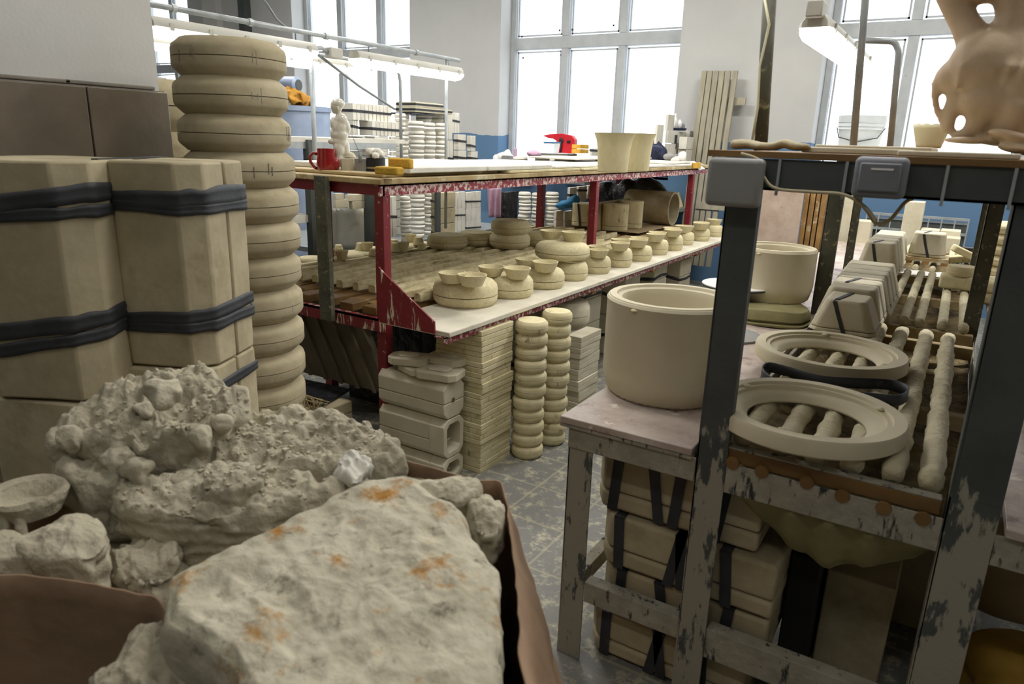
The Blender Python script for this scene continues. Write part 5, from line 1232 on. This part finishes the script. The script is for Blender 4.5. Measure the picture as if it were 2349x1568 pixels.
# ---------------------------------------------------------------- upper board
MB().box((-.54,1.735,1.577),(1.0,3.75,1.592)).build('upper_board',M['woodo'],ct,bev=.001)
MB().box((-.53,1.742,1.505),(1.0,1.750,1.576)).box((-.53,1.742,1.505),(1.0,1.79,1.511)).build('upper_channel',M['gray'],ct)
MB().box((-.53,3.66,1.505),(1.0,3.72,1.576)).build('upper_channel',M['graym'],ct)
for px_ in (1786,1940,2172,2330):
    p=pY(px_,400,1.738); MB().box((p.x-.003,1.735,1.495),(p.x+.003,1.741,1.577)).build('tie_strip',M['glv'],ct)
def sbox(x0,y0,x1,y1,lab,mt,inset=False):
    a=pY(x0,y0,1.71); b=pY(x1,y1,1.71)
    t=thing('socket_box',lab,'box',((a.x+b.x)/2,1.72,b.z))
    MB().box((a.x,1.69,b.z),(b.x,1.7345,a.z)).build('box_body',M[mt],t,bev=.012,seg=4)
    if inset:
        MB().box((a.x+.012,1.684,b.z+.014),(b.x-.012,1.6905,a.z-.012)).build('cover_plate',M['pgray'],t,bev=.006)
        MB().box((a.x+.034,1.6825,(a.z+b.z)/2+.016),(b.x-.026,1.6845,(a.z+b.z)/2+.020)).build('bright_slot',M['whitec'],t)
sbox(1630,360,1742,478,'plain grey rounded socket box at the left corner of the upper board','pgray2')
sbox(1966,358,2073,458,'blue-grey rounded switch box with a bright slot, mid front of the upper board','pgray',True)
def hose(pts,Y0,r,nm,lab,mt='graym'):
    P=[pY(x,y,Y0) for x,y in pts]; Q=[]
    for i in range(len(P)-1):
        p0,p1,p2,p3=P[max(i-1,0)],P[i],P[i+1],P[min(i+2,len(P)-1)]
        for k in range(6):
            t_=k/6; Q.append(.5*((2*p1)+(p2-p0)*t_+(2*p0-5*p1+4*p2-p3)*t_*t_+(3*p1-p0-3*p2+p3)*t_**3))
    Q.append(P[-1]); return tag(MB().tube(Q,r,8).build(nm,M[mt],smooth=True),lab,'cable')
hose([(1700,352),(1742,368),(1752,405),(1780,432),(1860,440),(1935,446),(1985,475),(2010,508)],1.722,.0035,'hanging_cable','dusty cable drooping from the corner socket box along the steel channel','plaster_o')
hose([(1955,452),(1985,478),(2010,512),(2040,505),(2075,465),(2095,455)],1.78,.004,'hanging_cable','tangled cable loop under the switch box','wood')
# vertical pipes, arch and lamps on the cart
a=pY(1768,-40,2.0); b=pY(1748,318,2.0)
cp_=thing('lamp_post','thick dusty pipe rising from the upper board with a wire along it','post',(b.x,2.0,1.593))
MB().tube([(b.x,2.0,1.593),(a.x,2.0,a.z)],.017,14).build('pipe',M['graym'],cp_,smooth=True)
MB().tube([(b.x-.022,1.985,1.60),(b.x-.016,1.98,1.7),(b.x-.024,1.985,1.8),(b.x-.012,1.98,1.9),(a.x-.018,1.985,a.z)],.0035,8).build('wire',M['lace'],cp_,smooth=True)
b=pY(1961,318,3.1); a=pY(1985,0,3.1)
fr5=thing('pipe_gantry','thin galvanised pipe stand with bent top and inner arch on the upper board','frame',(b.x,3.1,1.593))
MB().tube([(b.x,3.1,1.593),(a.x,3.1,a.z),(a.x-.01,3.1,a.z+.12),(a.x-.06,3.1,a.z+.2),(a.x-.3,3.1,a.z+.22)],.0135,12).build('bent_pipe',M['glv'],fr5,smooth=True)
q=[pY(x,y,3.25) for x,y in ((1970,92),(2040,94),(2056,103),(2061,125),(2046,318))]; q[-1].z=1.593
MB().tube([q[0],q[1],q[1].lerp(q[2],.6)+Vector((0,0,.004)),q[2],q[2].lerp(q[3],.6)+Vector((.003,0,0)),q[3],q[4]],.012,12).build('inner_arch',M['glv'],fr5,smooth=True)
p=pz(1868,62,2.06); fixture('lamp_fixture',(p.x,p.y,2.06),(p.x+.0,p.y+1.3,2.06),'lit lamp hanging above the upper board, its near end cap showing','bench lamps')
fx=fixture('lamp_fixture',(-.60,1.15,2.11),(-.60,2.42,2.11),'lit lamp cut by the top picture edge above the socket box','bench lamps')
MB().box((p.x-.03,p.y-.05,2.09),(p.x+.03,p.y+.05,2.15)).build('mounting_bracket',M['body'],None,bev=.006)
bpy.data.objects['mounting_bracket'].parent=bpy.data.objects[fr5.name]; bpy.data.objects['mounting_bracket'].location=-Vector(fr5.location)
# things lying on the upper board
m=MB()
for i in range(12):
    f=i/11; q=pY(1690+155*f,322+12*f,1.85); m.ell((q.x,1.85,1.606+.004*math.sin(i)),(.016,.022,.013-.004*f))
tag(wob(m,.006,30).build('dirty_rag_roll',M['plaster_o'],remesh=.0035),'dirty grey-brown rolled rag at the left end of the upper board','rag')
for i,(x0,x1,y0,y1,z0,z1,l) in enumerate(((1840,2080,1.85,2.15,1.5925,1.606,'flat plaster slab in the middle of the upper board'),(2062,2349,1.76,2.05,1.5925,1.604,'long plaster slab along the front right of the upper board'),(1870,2140,2.2,2.6,1.5925,1.614,'pale slab behind on the upper board'))):
    a=pY(x0,330,y0).x; b=pY(x1,330,y0).x; tag(MB().box((a,y0,z0),(b,y1,z1)).build('plaster_slab',M['plaster'],bev=.003),l,'slab','slabs on the upper board')
q=pY(2132,324,2.75); K=(q-CAM).dot(fw)/F
t=thing('lace_bowl','cream plastic bowl with a scalloped pierced rim, beside the plaster sculpture','bowl',(q.x,2.75,1.6155))
m=MB(); n=48; hh=hz(Vector((q.x,2.75,1.6155)),287)-1.6155; rows=[]
for j in range(7):
    f=j/6; r_=(24+14*f)*K; rows.append([(r_*math.cos(2*PI*i/n),r_*math.sin(2*PI*i/n),hh*f+(.004*abs(math.sin(i*PI/4)) if j==6 else 0)) for i in range(n+1)])
m.sheet(rows).build('bowl_wall',M['lace'],t,solid=.003,smooth=True,local=True)
MB().lathe([(0,0),(24*K,0),(24*K,.004),(0,.004)],32).build('bowl_floor',M['lace'],t,local=True)
# pail on the next rack's board
q=pY(1970,330,4.5); K=(q-CAM).dot(fw)/F
MB().box((-.70,3.95,1.56),(.6,5.3,1.585)).build('rear_upper_board',M['plaster_w'],ct,bev=.003)
t=thing('white_pail','white pail with bluish smears and a wire handle, on the board behind','pail',(q.x,4.5,1.586))
hh=hz(Vector((q.x,4.5,1.586))-dH*.0,266)-1.586; R_=50*K
MB().lathe([(0,0),(R_*.82,0),(R_*.93,hh*.62),(R_*.99,hh*.63),(R_*.95,hh*.7),(R_,hh*.72),(R_*.96,hh*.8),(R_*1.0,hh*.82),(R_*1.0,hh),(R_*.94,hh),(R_*.8,.02),(0,.02)],48,caps=False).build('pail_body',M['bucketw'],t,smooth='a',local=True)
MB().tube([(-R_*1.0,-.02,hh*.68),(-R_*.8,-R_*.7,hh*.42),(-.0,-R_*1.0,hh*.3),(R_*.8,-R_*.7,hh*.42),(R_*1.0,-.02,hh*.68)],.003,6).build('wire_handle',M['gray'],t,smooth=True,local=True)
# plaster sculpture at the upper right: a standing animal cast on thick legs, cut by the picture edge
Y0=2.0; base=pY(2240,333,Y0); K=(base-CAM).dot(fw)/F; base.z=1.605
t=thing('animal_sculpture','large translucent cream animal sculpture on the upper board at the right edge','sculpture',tuple(base))
def sp(x,y,o=0): 
    q=pY(x,y,Y0); return q-base+dH*o
m=MB()
def se(x,y,rx,rz,ry=None,o=0,rot=0): m.ell(sp(x,y,o),(rx*K,(ry or rx)*K,rz*K),rot=Matrix.Rotation(yaw,3,'Z')@Matrix.Rotation(math.radians(rot),3,'Y'))
se(2275,150,92,80,70); se(2205,175,52,44,46); se(2285,225,80,60,60); se(2345,190,70,110,60)
def st(pts,rs): m.tube([sp(x,y,o) for x,y,o in pts],[r*K for r in rs],12)
st([(2168,170,0),(2146,195,-.005),(2139,222,-.01),(2143,252,-.01),(2160,282,-.01)],[20,13,9,8,10])
st([(2195,195,-.01),(2186,232,-.015),(2172,268,-.015),(2164,305,-.01)],[30,22,14,15])
st([(2245,215,-.02),(2236,262,-.025),(2218,300,-.02)],[34,26,20])
st([(2320,240,-.02),(2305,285,-.02),(2290,318,-.02)],[50,38,30])
se(2228,312,46,16,30); se(2310,322,70,14,40)
st([(2260,120,0),(2232,88,0),(2212,50,0),(2190,8,0),(2178,-30,0)],[60,36,30,30,34])
st([(2300,110,0),(2315,70,0),(2325,30,0),(2320,-30,0)],[60,36,34,40]); se(2255,-30,80,34,50)
for k in range(6):
    x=2178+k*34; st([(x,110+8*k,-.062),(x-14,160,-.078),(x-24,215,-.062)],[5,10,4])
m.build('body',mat('translucent_plaster',(172,148,118),(196,172,142),6,.6,.5,30,sub=.12,spot=((120,92,62),5,.6,.15)),t,remesh=.006,local=True)
m=MB(); 
for x,y,rx,rz,ro in ((2300,318,62,14,14),(2200,322,60,8,0),(2320,345,60,9,8)): m.ell(sp(x,y,-.04),(rx*K,34*K,rz*K),rot=Matrix.Rotation(yaw,3,'Z')@Matrix.Rotation(math.radians(ro),3,'Y'))
m.build('leafy_base',mat('translucent_plaster',(190,166,142)),t,remesh=.005,local=True)
# ---------------------------------------------------------------- lower level of the cart
g='long strapped moulds on the cart floor'
for i,(x0,x1,z0,z1,y0,l) in enumerate(((-.82,-.30,.012,.165,1.815,'long strapped mould, lowest, on the floor under the left worktop'),(-.79,-.26,.175,.325,1.825,'long strapped mould behind the lower rung'),(-.80,-.255,.335,.505,1.82,'long strapped mould, second from the top, under the left worktop'),(-.84,-.32,.515,.69,1.84,'long strapped mould, topmost, right under the left worktop'))):
    t=thing('loaf_mould',l,'mould',(x0,y0,z0),0,g); hh=z1-z0; L_=x1-x0; d=.38
    for nm,a_,b_ in (('lower_half',0,.32),('upper_half',.335,1)):
        pr=[(0+.0,0),(L_,0),(L_,hh*(b_-a_)),(0,hh*(b_-a_))]
        rows=[]; m=MB()
        n=8
        P=[]
        for k in range(n+1):
            a=PI/2+PI*k/n; P.append((.045+.045*math.cos(a)*1.0,(d/2)-(d/2)*math.sin(a)*-1 if False else d/2+ (d/2)*math.sin(a)))
        P=[(.05,d),(.015,d-.05),(0,d-.12),(0,.12),(.015,.05),(.05,0),(L_,0),(L_,d)]
        m.prism(P,hh*a_,hh*b_); wob(m,.005,5,i).build(nm,M['plaster_o'],t,bev=.012,local=True,seg=3)
    for k,f in enumerate((.13,.42,.5,.74)):
        x=L_*f; m=MB(); dx=.03*math.sin(i*3+k*2)
        m.obox((x,-.006,-.002),(.032,0,0),(0,.003,0),(dx,0,hh+.004)); m.obox((x+dx,-.006,hh+.0005),(.032,0,0),(0,d*.6,0),(0,0,.003)); m.build('rubber_strap',M['strap'],t,local=True)
# sagging cloth under the poles
rows=[]
for j in range(26):
    f=j/25; y=1.768+1.5*f**1.5; row=[]; g_=min(1,(y-1.768)/.13); g_=math.sin(g_*PI/2)*(1-.5*f)
    for i in range(41):
        u=i/40; x=-.40+.50*u; s_=max(0,math.sin(PI*u))**.62
        z=.716-.20*s_*g_-.035*g_*math.exp(-((u-.50)/.07)**2)*max(0,1-f*2)+.010*g_*noise.noise(Vector((u*9,y*3,1)))+.006*g_*noise.noise(Vector((u*24,y*8,4)))
        row.append((x,y+.012*s_*math.sin(u*34)*(1-f),z))
    rows.append(row)
tag(MB().sheet(rows).build('sagging_cloth',M['fabric'],smooth=True,solid=.004),'yellowish cloth hammock sagging under the pole deck, full of slip','cloth')
wblock('shade_filler',-.25,-.17,2.0,2.75,0,.46,'dark','added black block standing in for shade under the sagging cloth','tub')  # black filler added to hide the lit floor under the cart
wblock('black_board',-.62,.15,3.4,3.43,0,.62,'dark','added black board standing in for shade under the pole deck','board')  # added black sheet, shade put in as an object
# dim things on the floor under the deck
wblock('plaster_block',-.16,.03,2.15,2.4,0,.36,'plaster_o','upright plaster block in the dark under the sagging cloth','block',wb=.006)
wblock('plaster_block',.0,.2,2.55,2.8,0,.5,'plaster_o','taller plaster block deeper in the dark behind the right post','block',wb=.006)
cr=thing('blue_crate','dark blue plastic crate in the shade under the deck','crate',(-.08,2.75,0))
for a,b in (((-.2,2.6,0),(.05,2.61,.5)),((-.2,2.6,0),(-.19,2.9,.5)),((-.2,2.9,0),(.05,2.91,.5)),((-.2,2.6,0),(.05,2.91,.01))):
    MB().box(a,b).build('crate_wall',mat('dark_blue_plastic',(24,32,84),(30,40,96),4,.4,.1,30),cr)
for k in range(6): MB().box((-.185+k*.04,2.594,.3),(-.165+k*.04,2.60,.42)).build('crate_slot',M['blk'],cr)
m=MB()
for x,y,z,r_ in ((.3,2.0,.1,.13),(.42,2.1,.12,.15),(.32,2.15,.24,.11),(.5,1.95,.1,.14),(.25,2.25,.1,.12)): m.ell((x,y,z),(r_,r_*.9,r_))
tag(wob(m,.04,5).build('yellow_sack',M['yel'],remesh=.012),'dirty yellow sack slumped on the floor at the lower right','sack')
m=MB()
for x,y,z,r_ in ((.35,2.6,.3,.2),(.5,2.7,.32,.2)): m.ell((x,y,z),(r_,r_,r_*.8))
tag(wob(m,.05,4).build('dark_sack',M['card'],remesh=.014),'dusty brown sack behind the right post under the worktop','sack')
wblock('strapped_carton',-.38,-.05,2.9,3.3,0,.5,'plaster_o','large mould deep under the deck, behind the long strapped moulds','mould')
# ---------------------------------------------------------------- background right, beyond the cart
def stand(name,x0,x1,y0,y1,Y0,th,mt,lab,cat,lean=.0,z0=0):
    a=pY(x0,y0,Y0); b=pY(x1,y0,Y0); 
    o=MB().obox((a.x,Y0,z0),(b.x-a.x,0,0),(0,th,0),(0,lean,a.z-z0)).build(name,M[mt],bev=.004); return tag(o,lab,cat)
stand('stained_board',1738,1846,428,560,6.95,.03,'pcol','upright board with dark purple stains beyond the rear cylinder','board')
for k,(a,b) in enumerate(((1849,1860),(1863,1874),(1877,1886),(1889,1900))):
    stand('brown_frame',a,b,425,560,7.0,.5,'woodr','brown paint-crusted board on edge, %s right of the stained board'%NTH[k].replace('nearest','next'),'board')
stand('pale_block',1935,1965,442,500,7.0,.3,'plaster','tall pale block before the blue wall, right of the rear left post','block')
for i,(xa,xb,yt,Y0_) in enumerate(((2078,2122,462,6.95),(2112,2156,526,6.9),(2158,2205,528,6.95),(2166,2204,545,6.75),(1950,2000,505,6.9))):
    stand('pale_block',xa,xb,yt,550,Y0_,.22,'plaster','pale block beyond the poles, %s'%['tall one with a strap','low one in the middle','low one at the right','small one in front at the right','one left of the thin post'][i],'block')
wr=thing('wire_rack','dark wire rack before the blue wall, beyond the poles','rack',(-.3,8.0,0))
a=pY(1990,488,8.0); b=pY(2225,495,8.0)
for z in (a.z,a.z-.14,a.z-.3): MB().box((a.x,7.98,z-.012),(b.x,8.0,z+.012)).build('rail',M['glv'],wr)
for k in range(9):
    x=a.x+(b.x-a.x)*k/8; MB().box((x-.006,7.97,a.z-.6),(x+.006,7.982,a.z+.01)).build('wire',M['glv'],wr)
MB().box((a.x,8.02,0),(b.x,8.3,a.z-.05)).build('dark_panel',M['gray'],wr)
# ================================================================ foreground: sack of broken plaster
def fbm(p,o=4,l=2.1,g=.5):
    s=0;a=1
    for i in range(o): s+=a*noise.noise(p); p=p*l; a*=g
    return s
def chunk(outl,thick,mt,label,seed=0,rough=.012,lump=.02,na=110,nt=26,ns=14,tilt=0,under=.75,crumb=0,group=None,name='plaster_chunk',bulge=.01,layer=0):
    """outl: [(px,py,z)] outline of the top face; the block goes down by thick"""
    P=[pz(x,y,z) for x,y,z in outl]; n=len(P)
    R=[]
    for i in range(n):
        p0,p1,p2,p3=P[i-1],P[i],P[(i+1)%n],P[(i+2)%n]
        for k in range(10):
            t=k/10; a=p1.lerp(p2,t); c_=.5*((2*p1)+(p2-p0)*t+(2*p0-5*p1+4*p2-p3)*t*t+(3*p1-p0-3*p2+p3)*t**3); R.append(a.lerp(c_,.55))
    # resample by angle index
    tot=[0]
    for i in range(len(R)): tot.append(tot[-1]+(R[(i+1)%len(R)]-R[i]).length)
    O=[]
    j=0
    for k in range(na):
        d=tot[-1]*k/na
        while tot[j+1]<d: j+=1
        O.append(R[j%len(R)].lerp(R[(j+1)%len(R)],(d-tot[j])/(tot[j+1]-tot[j]+1e-9)))
    c=sum(O,Vector())/na
    vs=[c+Vector((0,0,bulge))]; rings=[]
    sv=Vector((seed*7.3,seed*3.1,0))
    for s in range(1,nt+1):
        f=(s/nt)**.85
        rings.append([c.lerp(o,f)+Vector((0,0,bulge*(1-f*f)-.012*max(0,f-.93)/.07)) for o in O])
    for s in range(1,ns+1):
        f=s/ns; k=1+.03*math.sin(PI*f)-(1-under)*f**2
        ring=[]
        for i,o in enumerate(O):
            q=c+(o-c)*k; q.z=o.z-thick*f-.012
            ring.append(q)
        rings.append(ring)
    out=[vs[0]]
    for si,r in enumerate(rings):
        side=si>=nt
        for q in r:
            d=(q-c); dd=Vector((d.x,d.y,0)).normalized()
            a=fbm(q*9+sv,3)*lump+fbm(q*32+sv,3)*rough
            a+=rough*(.45-2.0*abs(noise.noise(q*17+sv*2)))
            nrm=(dd if side else Vector((0,0,1)))
            if not side and si>nt-4: nrm=(dd+Vector((0,0,1))).normalized()
            q2=q+nrm*a+noise.noise_vector(q*22+sv)*rough*.6
            if side and layer: q2+=dd*layer*math.sin(q.z*260+noise.noise(q*12+sv)*5)
            if crumb and not side:
                v=abs(fbm(Vector((q.x,q.y,0))*22+sv,3,2.0,.5)); q2.z+=crumb*(.35-v*1.1)
                v2=noise.voronoi(Vector((q.x,q.y,0))*48+sv)[0][0]; q2.z+=min(crumb,.02)*.6*(.5-v2)
            out.append(q2)
    fs=[]
    for i in range(na): fs.append((0,1+i,1+(i+1)%na))
    for s in range(len(rings)-1):
        for i in range(na):
            a=1+s*na+i; b=1+s*na+(i+1)%na; fs.append((a,b,b+na,a+na))
    l=1+(len(rings)-1)*na; fs.append(tuple(l+i for i in range(na-1,-1,-1)))
    o=MB().add(out,fs).build(name,M[mt],smooth=True)
    return tag(o,label,'chunk',group)
g='chunks of broken plaster in the sack'
chunk([(378,1360,.975),(400,1305,.98),(470,1262,.985),(620,1205,.99),(745,1135,1.0),(860,1085,1.01),(925,1088,1.01),(990,1122,1.0),(1060,1165,.995),(1105,1230,.985),(1140,1295,.98),(1140,1370,.975),(1152,1470,.97),(1155,1560,.965),(1175,1700,.955),(1000,1790,.955),(820,1790,.955),(640,1660,.96),(560,1560,.965),(500,1485,.97),(420,1440,.972),(380,1410,.975)],.20,'slab',
 'huge flat plaster slab with rusty orange stains, nearest the camera',1,rough=.0045,lump=.009,na=260,nt=70,ns=24,under=.88,group=g,name='stained_slab')
chunk([(108,985,1.03),(150,950,1.045),(215,925,1.06),(290,888,1.08),(345,858,1.10),(420,848,1.11),(490,850,1.105),(545,885,1.09),(560,925,1.07),(520,965,1.05),(440,1000,1.04),(330,1010,1.03),(210,1015,1.025),(125,1012,1.02)],.14,'rock',
 'knobbly broken chunk heaped with crumbs, topmost at the back of the sack',2,rough=.009,lump=.03,crumb=.03,na=200,nt=46,group=g,layer=.0)
chunk([(352,1035,.99),(372,995,1.0),(440,965,1.015),(560,940,1.025),(680,940,1.03),(790,955,1.03),(868,975,1.02),(905,1000,1.01),(930,1035,.995),(900,1062,.985),(800,1080,.98),(690,1075,.98),(560,1085,.975),(440,1080,.98)],.12,'rock',
 'wide layered chunk with crumbs and a smooth white patch, behind the stained slab',3,rough=.007,lump=.016,crumb=.022,na=220,nt=46,group=g,layer=.0015)
chunk([(255,1130,.97),(275,1095,.98),(360,1075,.985),(470,1070,.985),(580,1080,.985),(700,1085,.98),(790,1095,.975),(770,1130,.965),(680,1165,.955),(600,1185,.95),(480,1190,.95),(340,1175,.955),(270,1160,.96)],.115,'rock',
 'thick layered chunk with a ridged side face, left of the stained slab',4,rough=.006,lump=.018,crumb=.014,na=220,nt=40,ns=24,group=g,layer=.003)
chunk([(455,1105,1.0),(480,1075,1.005),(540,1065,1.005),(600,1075,1.0),(612,1100,.995),(560,1125,.99),(490,1130,.99)],.05,'rock','small tilted white chunk on the layered chunks, left of the slab tip',5,rough=.008,lump=.014,na=110,nt=24,group=g)
chunk([(40,1235,.955),(110,1195,.96),(190,1180,.965),(240,1205,.96),(248,1250,.95),(200,1285,.94),(110,1290,.94),(50,1270,.945)],.09,'rock','rounded pale chunk at the left behind the brown paper edge',6,rough=.005,lump=.012,na=130,nt=26,group=g)
chunk([(-60,1240,.945),(-20,1220,.95),(50,1215,.955),(90,1235,.95),(60,1280,.94),(-30,1290,.94)],.08,'rock','small pale chunk at the left picture edge by the brown paper',7,rough=.006,lump=.014,na=100,nt=20,group=g)
chunk([(125,1065,.98),(170,1048,.985),(270,1050,.985),(350,1070,.98),(350,1110,.97),(260,1125,.965),(160,1100,.97)],.10,'rock','dark shaded chunk under the knobbly one',8,rough=.008,lump=.02,crumb=.01,na=130,nt=24,group=g)
chunk([(265,1235,.90),(330,1215,.905),(400,1225,.905),(420,1290,.895),(350,1330,.885),(260,1310,.89)],.09,'rock','shaded lumpy chunk deep in the sack between paper and slab',9,rough=.009,lump=.025,crumb=.015,na=120,nt=24,group=g)
chunk([(200,1545,.88),(250,1500,.89),(290,1440,.90),(345,1415,.905),(400,1440,.905),(440,1500,.895),(470,1590,.88),(400,1680,.87),(240,1640,.87)],.10,'rock','ragged pale chunk sticking out under the left corner of the slab',10,rough=.008,lump=.02,crumb=.01,na=140,nt=26,group=g)
chunk([(905,1095,.985),(960,1088,.985),(1040,1092,.98),(1095,1105,.975),(1105,1130,.97),(1050,1150,.965),(960,1125,.975)],.05,'rock','narrow chunk wedged behind the right tip of the slab',11,rough=.006,lump=.012,na=120,nt=20,group=g)
chunk([(1075,1150,.955),(1105,1125,.96),(1140,1140,.955),(1155,1190,.945),(1140,1225,.94),(1095,1215,.945)],.09,'rock','rough round chunk in the folded paper rim at the right',12,rough=.008,lump=.016,crumb=.008,na=110,nt=20,group=g)
chunk([(770,1065,1.0),(790,1040,1.005),(850,1045,1.0),(860,1075,.995),(810,1085,.995)],.045,'plaster_w','small white knobbly chunk between the layered chunk and the slab tip',13,rough=.01,lump=.02,crumb=.02,na=90,nt=18,group=g)
# crumbs strewn on the chunks
from mathutils.bvhtree import BVHTree
bv=[];bf=[]
for o_ in C.objects:
    if o_.get('category')=='chunk':
        k0=len(bv); bv+=[v.co.copy() for v in o_.data.vertices]; bf+=[[i+k0 for i in p.vertices] for p in o_.data.polygons]
TREE=BVHTree.FromPolygons(bv,bf)
def drop(q):
    h=TREE.ray_cast(Vector((q.x,q.y,1.5)),Vector((0,0,-1))); return h[0]
# loose knobbly lumps on the top chunk
for i,(x,y,z,r_,l) in enumerate(((375,905,1.13,.030,'big curled plaster lump on top of the knobbly chunk'),(400,935,1.12,.022,'smaller lump just below the curled lump'),(255,935,1.10,.030,'rounded lump on the left of the knobbly chunk'),(300,965,1.09,.026,'lump below the left rounded one'),(455,930,1.10,.022,'bright lump right of the curled one'),(490,955,1.09,.018,'small lump at the right rim of the knobbly chunk'),(325,885,1.12,.018,'small lump at the upper left of the knobbly chunk'),(500,890,1.12,.020,'lump at the back right of the knobbly chunk'),(160,985,1.05,.024,'flat lump at the far left of the knobbly chunk'),(1000,0,0,0,''))):
    if r_==0: continue
    q=pz(x,y,z); m=MB().ell((0,0,0),(r_*1.2,r_,r_*.8),28,18); m.ell((r_*.6,-r_*.3,-r_*.3),(r_*.7,r_*.7,r_*.7),24,14)
    for k,v in enumerate(m.v):
        v=Vector(v); m.v[k]=tuple(v+noise.noise_vector(v*42+Vector((i*3,0,0)))*r_*.34)
    o=m.build('plaster_lump',M['rock'],remesh=.0022,local=True); h_=TREE.ray_cast(Vector((q.x,q.y,1.5)),Vector((0,0,-1)))[0] or q; o.location=(q.x,q.y,h_.z+r_*.25); tag(o,l,'lump','loose plaster lumps on the heap')
rr=random.Random(11); m=MB()
for (x0,x1,y0,y1,z,n_) in ((390,560,850,930,1.105,90),(560,900,950,1000,1.035,150),(270,700,1080,1130,.992,110),(400,760,975,1040,1.025,120),(200,330,930,960,1.07,40)):
    for k in range(n_):
        q=drop(pz(rr.uniform(x0,x1),rr.uniform(y0,y1),z))
        if q is None or q.z<.95: continue
        s=rr.uniform(.0015,.005)*(1.4 if rr.random()<.2 else 1)
        c8=[Vector((rr.uniform(.5,1)*a*s,rr.uniform(.5,1)*b*s,rr.uniform(.4,.8)*d*s)) for a,b,d in ((-1,-1,-1),(1,-1,-1),(1,1,-1),(-1,1,-1),(-1,-1,1),(1,-1,1),(1,1,1),(-1,1,1))]
        m.add([q+v for v in c8],[(0,3,2,1),(4,5,6,7),(0,1,5,4),(1,2,6,5),(2,3,7,6),(3,0,4,7)])
tag(m.build('plaster_crumbs',M['rock']),'fine plaster crumbs strewn over the broken chunks','crumbs',kind='stuff')
# heap body filling the sack under the chunks
hb=[(100,1010),(350,880),(560,930),(900,1020),(1100,1130),(1140,1300),(1150,1600),(900,1800),(500,1700),(250,1400),(0,1240),(-100,1150)]
P=[pz(x,y,.93) for x,y in hb]; c=sum(P,Vector())/len(P)
rows=[]
m=MB(); n=len(P); PP=[]
for i in range(n):
    for k in range(8): PP.append(P[i].lerp(P[(i+1)%n],k/8))
N_=len(PP); vs=[]; nr_=22
for s in range(nr_+1):
    f=s/nr_
    for p in PP:
        q=c.lerp(p,f*.97); q.z=.835-.06*f*f+.05*fbm(q*8,3)+.018*abs(fbm(q*34,3)); vs.append(q)
fs=[(s*N_+i,s*N_+(i+1)%N_,(s+1)*N_+(i+1)%N_,(s+1)*N_+i) for s in range(nr_) for i in range(N_)]
tag(MB().add(vs,fs).build('rubble_heap',M['rock'],smooth=True),'shadowed mass of small plaster rubble filling the sack under the chunks','rubble',kind='stuff')
# the sack: crumpled brown paper walls down to the floor
rim=[(1150,1108,.965),(1168,1200,.945),(1178,1330,.93),(1185,1480,.915),(1200,1650,.90),(1000,1900,.88),(700,1950,.86),(420,1650,.87),(375,1395,.93),(300,1358,.94),(180,1335,.945),(60,1318,.95),(-80,1300,.955),(-200,1150,.96),(-60,1110,.95),(120,1090,.95),(400,960,.93),(700,985,.94),(930,1055,.955),(1080,1098,.965)]
P=[pz(*r_) for r_ in rim]; n=len(P); PP=[]
for i in range(n):
    p0,p1,p2,p3=P[i-1],P[i],P[(i+1)%n],P[(i+2)%n]
    for k in range(12):
        t=k/12; PP.append(.5*((2*p1)+(p2-p0)*t+(2*p0-5*p1+4*p2-p3)*t*t+(3*p1-p0-3*p2+p3)*t**3))
c=sum(PP,Vector())/len(PP); N_=len(PP); rows=[]
for j in range(26):
    f=j/25; row=[]
    for p in PP:
        d=Vector((p.x-c.x,p.y-c.y,0)); u=d.normalized(); z=p.z*(1-f)+.004*f
        out=.30*f**.75 if u.x>.2 else .06*f
        q=Vector((p.x,p.y,z))+u*(out*max(.25,u.x)+.0)
        a=.022*fbm(q*5+Vector((3,1,0)),3)*min(1,f*4+.25)+.007*abs(noise.noise(q*19))
        q+=u*a; row.append(q)
    row.append(row[0]); rows.append(row)
sk=thing('paper_sack','big crumpled brown paper sack filled with broken plaster, filling the foreground','sack',(c.x,c.y,0))
MB().sheet(rows).build('sack_wall',M['paper'],sk,smooth=True,solid=.003)
# folded cuff at the right rear of the rim
pts=[(905,1092,.99),(960,1105,.985),(1040,1100,.985),(1100,1098,.985),(1135,1120,.975),(1150,1165,.96),(1152,1215,.95)]
Q=[pz(*p) for p in pts]; R_=[.006,.011,.012,.013,.014,.013,.009]
m=MB().tube([Q[0]]+[Q[i].lerp(Q[i+1],t) for i in range(6) for t in (0,.33,.66)]+[Q[-1]],[R_[min(6,i//3)] for i in range(20)],14)
for k,v in enumerate(m.v): v=Vector(v); m.v[k]=tuple(v+noise.noise_vector(v*40)*.006)
m.build('folded_cuff',M['paper'],sk,smooth=True)
# broken ribbed mould half at the left edge, on the heap
q=pz(60,1110,.99)
t=thing('broken_bowl_mould','broken plaster bowl mould with a rounded rim at the left edge of the heap','mould',(q.x,q.y,.93))
m=MB().lathe([(.02,0),(.05,.01),(.058,.03),(.062,.042),(.058,.05),(.046,.045),(.035,.02),(0,.014)],40,caps=False); wob(m,.004,22).build('mould_rim',M['rock'],t,smooth='a',local=True)
for k in range(4):
    a=-2.2+.5*k; MB().tube([(.05*math.cos(a),.05*math.sin(a),.03),(.058*math.cos(a),.058*math.sin(a),-.02),(.05*math.cos(a),.05*math.sin(a),-.06)],[.008,.010,.009],10).build('side_rib',M['rock'],t,smooth=True,local=True)
